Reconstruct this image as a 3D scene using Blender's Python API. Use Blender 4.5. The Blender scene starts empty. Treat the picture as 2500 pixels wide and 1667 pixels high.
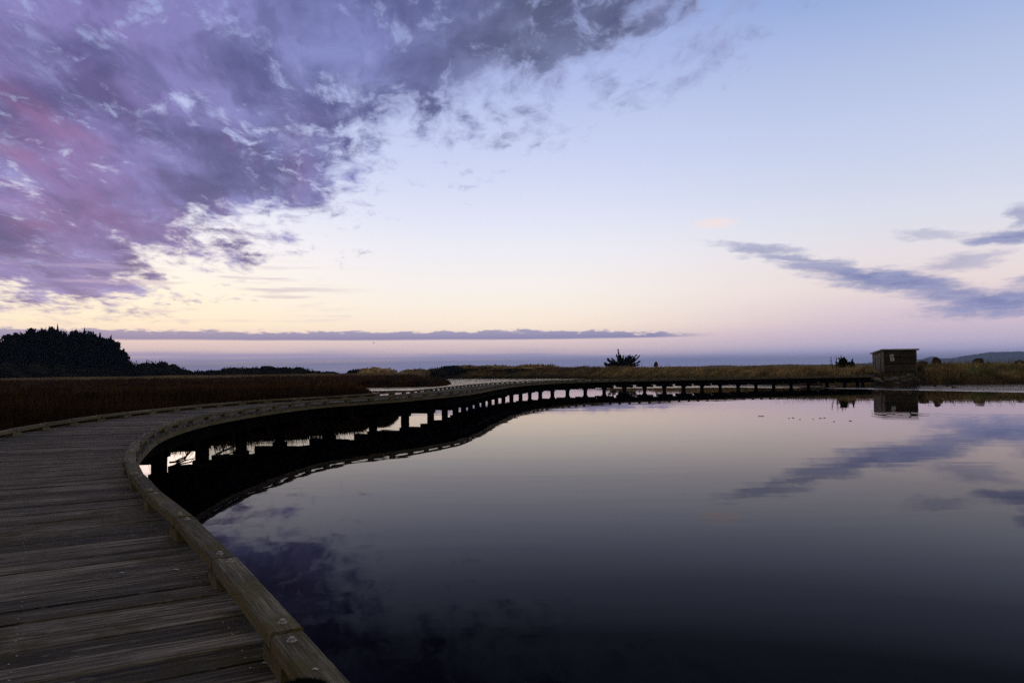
import bpy, math, random
import numpy as np
from mathutils import Vector, Matrix

random.seed(7)
RNG = np.random.default_rng(11)
SC = bpy.context.scene
COL = SC.collection
R = math.radians

# ------------------------------------------------------------------ camera
H = 2.10                       # eye height above the pond
FPX = 1875.0                   # focal length in pixels of a 2500 px wide frame
PITCH = math.atan((907 - 833.5) / FPX)
ROLL = R(0.6)


def cam_axes():
    p, a = PITCH, ROLL
    f = Vector((0, math.cos(p), math.sin(p)))
    u0 = Vector((0, -math.sin(p), math.cos(p)))
    r0 = Vector((1, 0, 0))
    return math.cos(a) * r0 - math.sin(a) * u0, math.sin(a) * r0 + math.cos(a) * u0, f


CR, CU, CF = cam_axes()
cam_data = bpy.data.cameras.new('camera')
cam = bpy.data.objects.new('camera', cam_data)
COL.objects.link(cam)
cam_data.sensor_width = 36
cam_data.lens = 36 * FPX / 2500
cam_data.clip_start = 0.05
cam_data.clip_end = 60000
cam.matrix_world = Matrix(((CR.x, CU.x, -CF.x, 0), (CR.y, CU.y, -CF.y, 0), (CR.z, CU.z, -CF.z, H), (0, 0, 0, 1)))
SC.camera = cam


def ray(px, py):
    return (CR * (px - 1250) - CU * (py - 833.5) + CF * FPX).normalized()


def gp(px, py, z=0.0):
    """survey helper: the point at height z along a sight line"""
    d = ray(px, py)
    t = (z - H) / d.z
    return Vector((d.x * t, d.y * t, z))


def at(px, py, y):
    """survey helper: the point at distance y along a sight line"""
    d = ray(px, py)
    t = y / d.y
    return Vector((d.x * t, y, H + d.z * t))


def azel(px, py):
    d = ray(px, py)
    return math.degrees(math.atan2(d.x, d.y)), math.degrees(math.asin(d.z))


# ------------------------------------------------------------------ helpers
def lin(r, g, b):
    f = lambda c: (c / 255 / 12.92) if c / 255 <= 0.04045 else ((c / 255 + 0.055) / 1.055) ** 2.4
    return (f(r), f(g), f(b), 1.0)


ORG = {}


def tag(o, label=None, cat=None, group=None, kind=None):
    if label: o['label'] = label
    if cat: o['category'] = cat
    if group: o['group'] = group
    if kind: o['kind'] = kind
    return o


def empty(name, loc, label, cat, group=None):
    o = bpy.data.objects.new(name, None)
    o.empty_display_size = 0.2
    COL.objects.link(o)
    o.location = loc
    ORG[o] = Vector(loc)
    return tag(o, label, cat, group)


class MB:
    """collects faces (with uv and colour) into one mesh, in world coordinates"""

    def __init__(s):
        s.v, s.f, s.uv, s.c, s.mi = [], [], [], [], []

    def face(s, pts, uvs=None, col=(.5, .5, .5), mi=0):
        b = len(s.v)
        s.v += [tuple(p) for p in pts]
        s.f.append(tuple(range(b, b + len(pts))))
        s.uv += uvs if uvs else [(0, 0)] * len(pts)
        s.c += [col] * len(pts)
        s.mi.append(mi)

    def sweep(s, rings, us, vs, col=(.5, .5, .5), cap=True, mi=0):
        """rings: list of rings (lists of points), us: u per ring, vs: v per ring point (n+1)"""
        n = len(rings[0])
        for i in range(len(rings) - 1):
            for j in range(n):
                k = (j + 1) % n
                s.face([rings[i][j], rings[i][k], rings[i + 1][k], rings[i + 1][j]],
                       [(us[i], vs[j]), (us[i], vs[j + 1]), (us[i + 1], vs[j + 1]), (us[i + 1], vs[j])], col, mi)
        if cap:
            s.face(list(reversed(rings[0])), [(vs[j] * .3, vs[j]) for j in range(n)], col, mi)
            s.face(rings[-1], [(vs[j] * .3, vs[j]) for j in range(n)], col, mi)

    def bar(s, a, b, side, up, w, h, ch=0.006, col=(.5, .5, .5), mi=0, uo=None, nseg=1, jit=0.0):
        """chamfered bar from a to b; a, b are centres of the section"""
        a, b, side, up = Vector(a), Vector(b), Vector(side), Vector(up)
        x, y = w / 2, h / 2
        prof = [(-x, -y + ch), (-x, y - ch), (-x + ch, y), (x - ch, y), (x, y - ch), (x, -y + ch), (x - ch, -y), (-x + ch, -y)]
        vs = [0]
        for j in range(8):
            p, q = prof[j], prof[(j + 1) % 8]
            vs.append(vs[-1] + math.hypot(p[0] - q[0], p[1] - q[1]))
        u0 = random.uniform(0, 50) if uo is None else uo
        vs = [q + u0 * 1.7 for q in vs]
        L = (b - a).length
        rings = []
        for i in range(nseg + 1):
            c = a.lerp(b, i / nseg)
            g_ = lambda: random.gauss(0, jit) if jit else 0.0
            sx_, sy_ = g_() * .6, g_() * .5
            ring = []
            for p in prof:
                k_ = 1.0 - (abs(random.gauss(0, jit * 14)) if jit else 0)
                ring.append(c + side * (p[0] * k_ + sx_) + up * (p[1] * (1 - (1 - k_) * .8) + sy_))
            rings.append(ring)
        s.sweep(rings, [u0 + L * i / nseg for i in range(nseg + 1)], vs, col, True, mi)

    def box(s, c, sx, sy, sz, rz=0, ch=0.006, col=(.5, .5, .5), mi=0):
        c = Vector(c)
        d = Vector((math.cos(rz), math.sin(rz), 0))
        q = Vector((-math.sin(rz), math.cos(rz), 0))
        s.bar(c - d * sx / 2, c + d * sx / 2, q, Vector((0, 0, 1)), sy, sz, ch, col, mi)

    def tube(s, pts, rads, n=7, col=(.5, .5, .5), mi=0):
        rings = []
        for i, p in enumerate(pts):
            p = Vector(p)
            t = (Vector(pts[min(i + 1, len(pts) - 1)]) - Vector(pts[max(i - 1, 0)])).normalized()
            a = t.orthogonal().normalized()
            b = t.cross(a)
            if rings and i:
                pass
            rings.append([p + (a * math.cos(2 * math.pi * j / n) + b * math.sin(2 * math.pi * j / n)) * rads[i] for j in range(n)])
        us = [i * .3 for i in range(len(pts))]
        s.sweep(rings, us, [j * .1 for j in range(n + 1)], col, True, mi)

    def build(s, name, mats, parent=None, origin=None, smooth=False, weld=False):
        mats = mats if isinstance(mats, (list, tuple)) else [mats]
        v = np.array(s.v, dtype=np.float64)
        if origin is None:
            origin = Vector((float(v[:, 0].mean()), float(v[:, 1].mean()), float(v[:, 2].min())))
        origin = Vector(origin)
        me = bpy.data.meshes.new(name)
        me.from_pydata((v - np.array(origin)).tolist(), [], s.f)
        uvl = me.uv_layers.new(name='UVMap')
        uvl.data.foreach_set('uv', np.array(s.uv, dtype=np.float32).ravel())
        ca = me.attributes.new('tint', 'FLOAT_COLOR', 'CORNER')
        c4 = np.ones((len(s.c), 4), dtype=np.float32)
        c4[:, :3] = np.array(s.c, dtype=np.float32)
        ca.data.foreach_set('color', c4.ravel())
        for m in mats: me.materials.append(m)
        me.polygons.foreach_set('material_index', np.array(s.mi, dtype=np.int32))
        if weld:
            import bmesh
            bm = bmesh.new(); bm.from_mesh(me)
            bmesh.ops.remove_doubles(bm, verts=bm.verts, dist=1e-4)
            bm.to_mesh(me); bm.free()
        if smooth:
            me.polygons.foreach_set('use_smooth', np.ones(len(me.polygons), dtype=bool))
        me.update()
        o = bpy.data.objects.new(name, me)
        COL.objects.link(o)
        ORG[o] = origin
        if parent is not None:
            o.parent = parent
            o.location = origin - ORG[parent]
        else:
            o.location = origin
        return o


def np_mesh(name, verts, faces, cols, mat, parent=None, origin=(0, 0, 0), smooth=False):
    """fast path: verts (n,3), faces (m,k) all of one size, cols (n,3) per vertex"""
    verts = np.asarray(verts, dtype=np.float32) - np.array(origin, dtype=np.float32)
    faces = np.asarray(faces, dtype=np.int32)
    me = bpy.data.meshes.new(name)
    k = faces.shape[1]
    me.vertices.add(len(verts)); me.vertices.foreach_set('co', verts.ravel())
    me.loops.add(faces.size); me.loops.foreach_set('vertex_index', faces.ravel())
    me.polygons.add(len(faces))
    me.polygons.foreach_set('loop_start', np.arange(0, faces.size, k, dtype=np.int32))
    me.polygons.foreach_set('loop_total', np.full(len(faces), k, dtype=np.int32))
    if cols is not None:
        ca = me.attributes.new('tint', 'FLOAT_COLOR', 'POINT')
        c4 = np.ones((len(verts), 4), dtype=np.float32); c4[:, :3] = cols
        ca.data.foreach_set('color', c4.ravel())
    me.materials.append(mat)
    if smooth: me.polygons.foreach_set('use_smooth', np.ones(len(faces), dtype=bool))
    me.update(calc_edges=True)
    me.validate()
    o = bpy.data.objects.new(name, me)
    COL.objects.link(o)
    origin = Vector(origin)
    ORG[o] = origin
    if parent is not None:
        o.parent = parent; o.location = origin - ORG[parent]
    else:
        o.location = origin
    return o


# ------------------------------------------------------------------ node DSL
class V:
    def __init__(s, sock, T): s.s, s.T = sock, T
    def __add__(a, b): return a.T.m('ADD', a, b)
    def __radd__(a, b): return a.T.m('ADD', b, a)
    def __sub__(a, b): return a.T.m('SUBTRACT', a, b)
    def __rsub__(a, b): return a.T.m('SUBTRACT', b, a)
    def __mul__(a, b): return a.T.m('MULTIPLY', a, b)
    def __rmul__(a, b): return a.T.m('MULTIPLY', b, a)
    def __truediv__(a, b): return a.T.m('DIVIDE', a, b)
    def __rtruediv__(a, b): return a.T.m('DIVIDE', b, a)


class T:
    def __init__(s, tree):
        s.t = tree
        tree.nodes.clear()

    def n(s, typ, **kw):
        nd = s.t.nodes.new(typ)
        for k, v in kw.items(): setattr(nd, k, v)
        return nd

    def put(s, sock, val):
        if isinstance(val, V): s.t.links.new(val.s, sock)
        elif isinstance(val, bpy.types.NodeSocket): s.t.links.new(val, sock)
        else: sock.default_value = val

    def m(s, op, a, b=None, c=None, clamp=False):
        nd = s.n('ShaderNodeMath', operation=op, use_clamp=clamp)
        s.put(nd.inputs[0], a)
        if b is not None: s.put(nd.inputs[1], b)
        if c is not None: s.put(nd.inputs[2], c)
        return V(nd.outputs[0], s)

    def step(s, x, lo, hi, a=0.0, b=1.0):
        nd = s.n('ShaderNodeMapRange', interpolation_type='SMOOTHSTEP')
        s.put(nd.inputs[0], x); s.put(nd.inputs[1], lo); s.put(nd.inputs[2], hi)
        s.put(nd.inputs[3], a); s.put(nd.inputs[4], b)
        return V(nd.outputs[0], s)

    def lerp(s, x, lo, hi, a=0.0, b=1.0):
        nd = s.n('ShaderNodeMapRange', clamp=True)
        s.put(nd.inputs[0], x); s.put(nd.inputs[1], lo); s.put(nd.inputs[2], hi)
        s.put(nd.inputs[3], a); s.put(nd.inputs[4], b)
        return V(nd.outputs[0], s)

    def ramp(s, fac, stops, interp='LINEAR', value=False):
        nd = s.n('ShaderNodeValToRGB')
        cr = nd.color_ramp
        cr.interpolation = interp
        while len(cr.elements) > 1: cr.elements.remove(cr.elements[-1])
        for i, (p, c) in enumerate(stops):
            e = cr.elements[0] if i == 0 else cr.elements.new(p)
            e.position = p
            e.color = (c, c, c, 1) if value else c
        s.put(nd.inputs[0], fac)
        if value:
            sp = s.n('ShaderNodeSeparateColor'); s.put(sp.inputs[0], nd.outputs[0])
            return V(sp.outputs[0], s)
        return V(nd.outputs[0], s)

    def mix(s, fac, a, b, mode='MIX'):
        nd = s.n('ShaderNodeMix', data_type='RGBA', blend_type=mode)
        s.put(nd.inputs[0], fac); s.put(nd.inputs[6], a); s.put(nd.inputs[7], b)
        return V(nd.outputs[2], s)

    def xyz(s, x, y, z=0.0):
        nd = s.n('ShaderNodeCombineXYZ')
        s.put(nd.inputs[0], x); s.put(nd.inputs[1], y); s.put(nd.inputs[2], z)
        return V(nd.outputs[0], s)

    def sep(s, v):
        nd = s.n('ShaderNodeSeparateXYZ'); s.put(nd.inputs[0], v)
        return [V(o, s) for o in nd.outputs]

    def noise(s, vec, scale=1.0, detail=4.0, rough=0.5, dist=0.0, color=False):
        nd = s.n('ShaderNodeTexNoise')
        s.put(nd.inputs['Vector'], vec); s.put(nd.inputs['Scale'], scale)
        s.put(nd.inputs['Detail'], detail); s.put(nd.inputs['Roughness'], rough); s.put(nd.inputs['Distortion'], dist)
        return V(nd.outputs['Color' if color else 'Fac'], s)

    def vadd(s, a, b, scale=1.0):
        nd = s.n('ShaderNodeVectorMath', operation='MULTIPLY_ADD')
        s.put(nd.inputs[0], b); nd.inputs[1].default_value = (scale,) * 3; s.put(nd.inputs[2], a)
        return V(nd.outputs[0], s)

    def vmul(s, a, k):
        nd = s.n('ShaderNodeVectorMath', operation='MULTIPLY')
        s.put(nd.inputs[0], a); nd.inputs[1].default_value = k
        return V(nd.outputs[0], s)


def new_mat(name):
    m = bpy.data.materials.new(name)
    m.use_nodes = True
    m.cycles.homogeneous_volume = True
    return m, T(m.node_tree)


def finish(t, color, rough=0.8, spec=0.3, normal=None, sheen=None):
    b = t.n('ShaderNodeBsdfPrincipled')
    t.put(b.inputs['Base Color'], color)
    t.put(b.inputs['Roughness'], rough)
    t.put(b.inputs['Specular IOR Level'], spec)
    if normal is not None: t.put(b.inputs['Normal'], normal)
    o = t.n('ShaderNodeOutputMaterial')
    t.t.links.new(b.outputs[0], o.inputs[0])
    return b


def bump(t, h, dist, strength=1.0):
    nd = t.n('ShaderNodeBump')
    nd.inputs['Strength'].default_value = strength
    nd.inputs['Distance'].default_value = dist
    t.put(nd.inputs['Height'], h)
    return V(nd.outputs[0], t)


def attr(t, name='tint'):
    nd = t.n('ShaderNodeAttribute'); nd.attribute_name = name
    return V(nd.outputs['Color'], t)


def coords(t, kind='Object'):
    nd = t.n('ShaderNodeTexCoord')
    return V(nd.outputs[kind], t)


def geo_pos(t):
    return V(t.n('ShaderNodeNewGeometry').outputs['Position'], t)


# ------------------------------------------------------------------ materials
def wood(name, dark, light, moss=None, rough=(.5, .8), spec=.35, gscale=1.0, bumpd=.004, side_light=0.0):
    """weathered timber: uv.x runs along the grain in metres; tint.r is a random value per board"""
    m, t = new_mat(name)
    uv = coords(t, 'UV')
    tint = attr(t)
    tr = t.n('ShaderNodeSeparateColor'); t.put(tr.inputs[0], tint)
    rnd = V(tr.outputs[0], t)
    x, y, _ = t.sep(uv)
    off = rnd * 37.0
    vec = t.xyz(x * 1.3 + off, y * 46.0 * gscale, off)
    g1 = t.noise(vec, 1.0, 6, .62, .35)
    g2 = t.noise(t.xyz(x * 5.0 + off, y * 190.0 * gscale, off), 1.0, 3, .6)
    blot = t.noise(t.xyz(x * 2.2 + off, y * 7.0, off), 1.0, 5, .6)
    pos = geo_pos(t)
    big = t.noise(pos, 0.7, 4, .55)
    f = t.step(g1 * .6 + g2 * .4, .41, .61)
    col = t.mix(f, dark, light)
    col = t.mix(t.step(blot, .35, .7, .0, .5), col, tuple(c * .45 for c in dark[:3]) + (1,))
    hs = t.n('ShaderNodeHueSaturation')
    t.put(hs.inputs['Color'], col); t.put(hs.inputs['Value'], t.lerp(rnd, 0, 1, .50, 1.60) * t.lerp(big, .3, .7, .75, 1.25))
    t.put(hs.inputs['Saturation'], 1.0)
    col = V(hs.outputs[0], t)
    if moss is not None:
        mm = t.step(t.noise(pos, 2.6, 5, .65) + t.noise(pos, 0.45, 2, .5) * .5, .72, .95)
        col = t.mix(mm * .8, col, moss)
    if side_light:
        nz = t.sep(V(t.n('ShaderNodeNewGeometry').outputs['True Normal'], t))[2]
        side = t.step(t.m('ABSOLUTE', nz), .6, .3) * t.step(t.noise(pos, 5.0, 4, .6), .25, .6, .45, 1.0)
        col = t.mix(side * side_light, col, (.205, .165, .062, 1))  # upright faces turn paler mossy yellow, light on the kerb sides put into colour
    # knots
    vo = t.n('ShaderNodeTexVoronoi'); t.put(vo.inputs['Vector'], t.xyz(x * 1.1 + off, y * 5.2, off)); vo.inputs['Scale'].default_value = 1.0
    kd = V(vo.outputs['Distance'], t)
    kn = t.step(kd, .16, .05)
    kr = t.step(t.m('SINE', kd * 90.0), .2, .9) * t.step(kd, .30, .12)
    col = t.mix(kn * .6, col, (.012, .009, .006, 1))
    col = t.mix(kr * .35, col, tuple(min(1, c * 1.7) for c in light[:3]) + (1,))
    # dark cracks along the grain, pale scuffs
    cr = t.step(t.noise(t.xyz(x * .9 + off, y * 85.0 * gscale, off + 3.0), 1.0, 2, .5), .68, .72)
    col = t.mix(cr * .7, col, (.004, .004, .004, 1))
    sc = t.step(t.noise(t.xyz(x * 6.0 + off, y * 42.0, off + 9.0), 1.0, 5, .72), .57, .74)
    col = t.mix(sc * .62, col, tuple(min(1, c * 2.2) for c in light[:3]) + (1,))
    r = t.lerp(g1, .3, .7, rough[0], rough[1])
    nrm = bump(t, g1 * .6 + g2 * .3 - cr * 1.2, bumpd)
    finish(t, col, r, spec, nrm)
    return m


M = {}
M['deck'] = wood('deck_timber', (.023, .021, .016, 1), (.245, .226, .182, 1), (.048, .042, .010, 1), rough=(.65, .9), spec=.10)
M['rail'] = wood('kerb_timber', (.058, .053, .036, 1), (.205, .190, .140, 1), (.100, .092, .024, 1), rough=(.7, .95), spec=.10, side_light=.55)
M['under'] = wood('shade_black_timber', (.0020, .0020, .0019, 1), (.0050, .0048, .0045, 1), None, rough=(.8, 1.0), spec=.02)  # near-black: the deep shade below the deck is put into the colour


def flat(name, col, var=.35, scale=8.0, rough=.85, spec=.2, bd=0.0, rough_noise=.6):
    m, t = new_mat(name)
    p = coords(t, 'Object')
    n = t.noise(p, scale, 6, rough_noise)
    c = t.mix(t.step(n, .3, .7), tuple(x * (1 - var) for x in col[:3]) + (1,), tuple(x * (1 + var) for x in col[:3]) + (1,))
    finish(t, c, rough, spec, bump(t, n, bd) if bd else None)
    return m


def leafy(name, base, var=.5, scale=1.2):
    """blades and leaves: tint.rgb multiplies the base colour"""
    m, t = new_mat(name)
    tint = attr(t)
    n = t.noise(geo_pos(t), scale, 4, .6)
    c = t.mix(1.0, t.mix(t.step(n, .3, .7), tuple(x * (1 - var) for x in base[:3]) + (1,), tuple(x * (1 + var) for x in base[:3]) + (1,)), tint, 'MULTIPLY')
    finish(t, c, .9, .02)
    return m


M['bolt'] = flat('galvanised_bolt', (.36, .35, .33), .3, 60, .5, .4)
M['bark'] = flat('bark', (.035, .028, .022), .4, 6, .95, .1, .02)
M['needle'] = leafy('cypress_foliage', (.0065, .0085, .0055))
M['scrub'] = leafy('scrub_foliage', (.015, .0165, .010))
M['rush'] = leafy('rush_blades', (.066, .041, .021), .55, .25)
M['dune_grass'] = leafy('dune_grass_blades', (.43, .32, .145), .5, .45)
M['pale_grass'] = leafy('pale_grass_blades', (.44, .34, .21), .3, .3)
M['shrub_green'] = leafy('shrub_leaves', (.035, .04, .016))
M['rock'] = flat('grey_rock', (.17, .16, .14), .7, 3, .9, .2, .03)
M['stump'] = flat('dead_wood', (.06, .042, .028), .5, 5, .95, .1, .03)
M['twig'] = flat('bare_twig', (.02, .017, .014), .4, 20, .9, .1)
M['duck'] = flat('dark_plumage', (.022, .018, .015), .4, 20, .7, .2)
M['beak'] = flat('dark_beak', (.06, .05, .03), .2, 20, .5, .3)
M['leaf'] = flat('floating_leaf', (.02, .016, .01), .3, 40, .6, .3)
M['post'] = flat('grey_post', (.13, .13, .12), .3, 10, .8, .2)
M['white'] = flat('white_notice_paint', (.72, .72, .74), .12, 25, .6, .3)
M['fluff'] = leafy('black_fluff', (.012, .012, .017))
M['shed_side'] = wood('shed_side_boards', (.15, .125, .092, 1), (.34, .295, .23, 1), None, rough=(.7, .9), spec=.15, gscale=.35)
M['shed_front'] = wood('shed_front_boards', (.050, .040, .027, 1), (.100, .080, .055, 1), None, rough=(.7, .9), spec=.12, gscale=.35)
M['roof'] = flat('roof_sheet', (.50, .49, .48), .3, 3, .55, .4)


def ground_mat():
    m, t = new_mat('marsh_soil')
    p = geo_pos(t)
    n = t.noise(p, .35, 6, .6)
    n2 = t.noise(p, 3.0, 5, .65)
    tint = attr(t)
    c = t.mix(1.0, t.mix(t.step(n * .6 + n2 * .4, .35, .65), (.55, .5, .45, 1), (1.4, 1.4, 1.35, 1)), tint, 'MULTIPLY')
    finish(t, c, .95, .1, bump(t, n2, .05))
    return m


M['ground'] = ground_mat()
DUCK = gp(2231, 1013)


def water_mat():
    m, t = new_mat('pond_water')
    p = geo_pos(t)
    x, y, z = t.sep(p)
    # breeze-ruffled patch beyond the boardwalk and along the far right shore
    gy = t.ramp(t.lerp(x, -40, 80), [(0, .93), (60 / 120, .93), (66 / 120, .90), (73 / 120, .82), (81 / 120, .64), (1, .20)], value=True) * 100.0
    wob = t.noise(t.xyz(x * .06, y * .12), 1.0, 4, .6) * 26.0 - 13.0
    rip = t.step(y - gy + wob * .45, -2.0, 3.0)
    n_c1 = t.noise(t.xyz(x * .9, y * 2.4), 1.0, 2, .5)
    n_c2 = t.noise(t.xyz(x * .16, y * .5), 1.0, 2, .5)
    calmmask = t.step(t.noise(t.xyz(x * .08, y * .25), 1.0, 3, .6), .42, .62, .15, 1.0)
    n_r1 = t.noise(t.xyz(x * 1.3, y * .8), 1.0, 4, .65)
    n_r2 = t.noise(t.xyz(x * .35, y * .16), 1.0, 3, .6)
    # rings round the swimming duck
    dx, dy = x - DUCK.x, y - DUCK.y
    d = t.m('SQRT', dx * dx + dy * dy)
    ring = t.m('SINE', d * 9.0) * t.m('EXPONENT', d * -.9) * .004
    h = (n_c1 * .0009 + n_c2 * .0016) * calmmask + rip * (n_r1 * .07 + n_r2 * .16) + ring
    nrm = bump(t, h, 1.0)
    lw = t.n('ShaderNodeLayerWeight'); lw.inputs[0].default_value = .5; t.put(lw.inputs['Normal'], nrm)
    dot = 1.0 - V(lw.outputs['Facing'], t)
    fr = t.ramp(dot, [(0, .97), (.03, .82), (.0645, .60), (.085, .46), (.103, .36), (.13, .24), (.155, .185), (.2, .110), (.254, .046), (.32, .013), (.40, .007), (1, .005)], value=True)
    gl = t.n('ShaderNodeBsdfGlossy'); gl.inputs['Roughness'].default_value = .012
    t.put(gl.inputs['Color'], t.mix(t.step(dot, .05, .22), (.98, .94, .94, 1), (.88, .89, 1.0, 1)))
    t.put(gl.inputs['Normal'], nrm)
    df = t.n('ShaderNodeBsdfDiffuse'); df.inputs['Color'].default_value = (.0018, .0022, .0042, 1)
    mx = t.n('ShaderNodeMixShader')
    t.put(mx.inputs[0], fr); t.t.links.new(df.outputs[0], mx.inputs[1]); t.t.links.new(gl.outputs[0], mx.inputs[2])
    o = t.n('ShaderNodeOutputMaterial'); t.t.links.new(mx.outputs[0], o.inputs[0])
    return m


M['water'] = water_mat()

# ------------------------------------------------------------------ sky
SUN_AZ, SUN_EL = -27.0, 2.0
HAZE = 1.1e-4
SKY_SEED = 122.5


def build_world():
    w = bpy.data.worlds.new('World')
    SC.world = w
    w.use_nodes = True
    t = T(w.node_tree)
    g = t.n('ShaderNodeTexCoord').outputs['Generated']
    nv = t.n('ShaderNodeVectorMath', operation='NORMALIZE'); t.put(nv.inputs[0], g)
    x, y, z = t.sep(nv.outputs[0])
    az = t.m('ARCTAN2', x, y) * 57.29578
    el = t.m('ARCSINE', z) * 57.29578
    e = t.m('MAXIMUM', el, 0.0) / 90.0
    S = lambda L: [(d / 90, lin(*c)) for d, c in L]
    # clear sky, three azimuths
    cC = t.ramp(e, S([(0, (196, 176, 186)), (1.2, (206, 184, 192)), (2.4, (230, 206, 204)), (3.3, (252, 233, 212)), (4.8, (251, 240, 226)), (6.5, (247, 240, 236)),
                      (9, (238, 237, 245)), (12, (221, 226, 246)), (15, (206, 214, 243)), (18, (193, 203, 239)), (21, (178, 190, 234)), (25, (156, 172, 226)), (32, (95, 122, 190)), (60, (48, 62, 110)), (90, (36, 46, 80))]))
    cR = t.ramp(e, S([(0, (165, 160, 196)), (1.5, (188, 176, 202)), (3, (210, 190, 205)), (4.2, (222, 204, 212)), (5.5, (234, 217, 216)), (7.5, (231, 222, 226)),
                      (10, (220, 222, 234)), (13, (205, 213, 235)), (16, (194, 205, 234)), (19, (182, 195, 228)), (22, (166, 184, 224)), (25, (146, 170, 218)), (30, (80, 120, 192)), (60, (40, 58, 108)), (90, (36, 46, 80))]))
    cL = t.ramp(e, S([(0, (192, 176, 188)), (1.2, (208, 188, 192)), (2.4, (232, 208, 200)), (3.5, (255, 236, 206)), (5.5, (255, 245, 222)), (8, (252, 245, 240)),
                      (11, (240, 240, 250)), (15, (212, 219, 248)), (20, (182, 194, 236)), (25, (150, 166, 222)), (32, (95, 112, 176)), (60, (48, 58, 104)), (90, (36, 46, 80))]))
    col = t.mix(t.step(az, 0, 30), cC, cR)
    col = t.mix(t.step(az, -6, -26), col, cL)

    # ---- main cloud bank, on a flat layer overhead so it recedes to the horizon
    zz = t.m('MAXIMUM', z, 0.0) + .13
    qx, qy = x / zz, y / zz
    ta = R(-9)
    a = qx * math.sin(ta) + qy * math.cos(ta)
    b = qx * math.cos(ta) - qy * math.sin(ta)
    base = t.xyz(b * 2.6, a * 1.55, SKY_SEED)
    warp = t.noise(base, 1.6, 3, .55, color=True)
    vec = t.vadd(base, warp, .38)
    n1 = t.noise(vec, 1.5, 10, .60)
    n1b = t.noise(vec, 6.0, 7, .62)
    n2 = t.noise(t.vadd(vec, t.xyz(.13, .10, .4)), 1.25, 6, .55)
    bound = [(-200, 690), (0, 775), (150, 775), (310, 752), (470, 648), (620, 580), (790, 500), (880, 440), (990, 330), (1180, 265), (1370, 212), (1560, 130), (1760, 40), (1900, -90), (2300, -420)]
    st = []
    for px, py in bound:
        A, E = azel(px, py)
        st.append(((A + 50) / 100, E / 60))
    elb = t.ramp((az + 50.0) / 100.0, st, value=True) * 60.0
    cov = t.m('MINIMUM', t.m('MAXIMUM', (el - elb) / 6.0, -1.6), .98)

    def lobe(px, py, la, lb, slope):
        # a soft elliptical swelling of the bank, seen at this bearing and elevation
        A, E = azel(px, py)
        dx = az - A
        dy = el - E + dx * slope
        u_, v_ = dx * (32.7 / la), dy * (32.7 / lb)
        return t.step(1.0 - t.m('SQRT', u_ * u_ + v_ * v_), .0, .9)
    arm = t.m('MAXIMUM', t.m('MAXIMUM', lobe(1090, 140, 300, 120, -.35), lobe(1380, 110, 260, 95, -.45)), lobe(1600, 50, 200, 42, -.35))
    low_l = t.m('MAXIMUM', t.m('MAXIMUM', lobe(330, 535, 300, 65, .12), lobe(120, 660, 260, 80, .16)), lobe(560, 420, 330, 90, .25))
    gaps = t.m('MAXIMUM', t.m('MAXIMUM', lobe(500, 265, 190, 34, .42), lobe(770, 190, 190, 90, .2)), t.m('MAXIMUM', lobe(150, 505, 220, 22, .38), lobe(330, 600, 160, 16, .30)))
    cov = cov + arm * .50 + low_l * .70 - gaps * .55 + t.step(az, -10, -22) * t.step(cov, .1, .9) * .22
    wlo = t.step(el, 15, 7) * .30
    body = n1 * (wlo + .54) + n1b * (.46 - wlo)
    dens = t.step(body + cov * .17, t.step(el, 15, 7) * .04 + .41, t.step(el, 15, 7) * -.04 + .66) * .97
    thick = t.step(body + cov * .17, .50, .76)
    # colours of the bank
    blue = t.mix(t.step(n2, .36, .64), lin(84, 88, 138), lin(132, 138, 196))
    purple = t.mix(t.step(n2, .36, .64), lin(88, 82, 134), lin(132, 122, 182))
    grey = t.mix(t.step(n2, .36, .64), lin(84, 89, 122), lin(130, 138, 180))
    mc = t.mix(t.step(az, -30, -12), purple, blue)
    mc = t.mix(t.step(az, -10, 2), mc, grey)
    n3 = t.noise(t.xyz(b * 2.4, a * .55, 9.1), 1.25, 5, .6)
    def blush(px, py, la, lb, slope):
        A, E = azel(px, py)
        dx = az - A
        dy = el - E + dx * slope
        u_, v_ = dx * (32.7 / la), dy * (32.7 / lb)
        return t.step(1.0 - t.m('SQRT', u_ * u_ + v_ * v_) + (n1b - .5) * 1.9, -.1, 1.1)
    bl = t.m('MAXIMUM', t.m('MAXIMUM', blush(30, 500, 70, 20, .2), blush(85, 548, 60, 16, .1)), t.m('MAXIMUM', blush(140, 300, 190, 34, .42), blush(40, 375, 120, 24, .25)))
    pk = t.step(n3, .47, .64) * t.step(az, -9, -20) * t.step(el, 6, 11) * t.step(el, 21, 15)
    mc = t.mix(pk * .42, mc, lin(136, 90, 142))
    mc = t.mix(bl * .20, mc, lin(172, 104, 136))
    edge = t.mix(t.step(el, 6, 16), lin(226, 214, 226), lin(182, 192, 236))
    mc = t.mix(t.step(thick, .75, .0) * .40, mc, edge)
    n4 = t.noise(t.vadd(t.xyz(b * 5.2, a * 1.7, 2.2), warp, .5), 1.3, 7, .62)
    hi = t.step(n4, .50, .70) * t.step(n1b, .40, .60)
    mc = t.mix(hi * .50 * (1.0 - arm * .7), mc, lin(172, 180, 228))
    mc = t.mix(arm * .25, mc, lin(84, 88, 126))
    dk = t.step(n4, .48, .34)
    mc = t.mix(dk * .40, mc, lin(68, 72, 118))
    mc = t.mix(t.step(el, 29, 48) * .85, mc, lin(116, 110, 102))
    low = t.step(el, 9, 4.5)
    mc = t.mix(low * .22, mc, lin(170, 150, 186))
    col = t.mix(dens * t.step(el, 2.6, 5.0), col, mc)

    # ---- low layered bands
    sv = t.xyz(az * .62, el * 2.4, 1.3)
    nb = t.noise(sv, 1.2, 7, .62)
    nb2 = t.noise(t.xyz(az * .07, el * .9, 5.0), 1.2, 3, .5)
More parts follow.
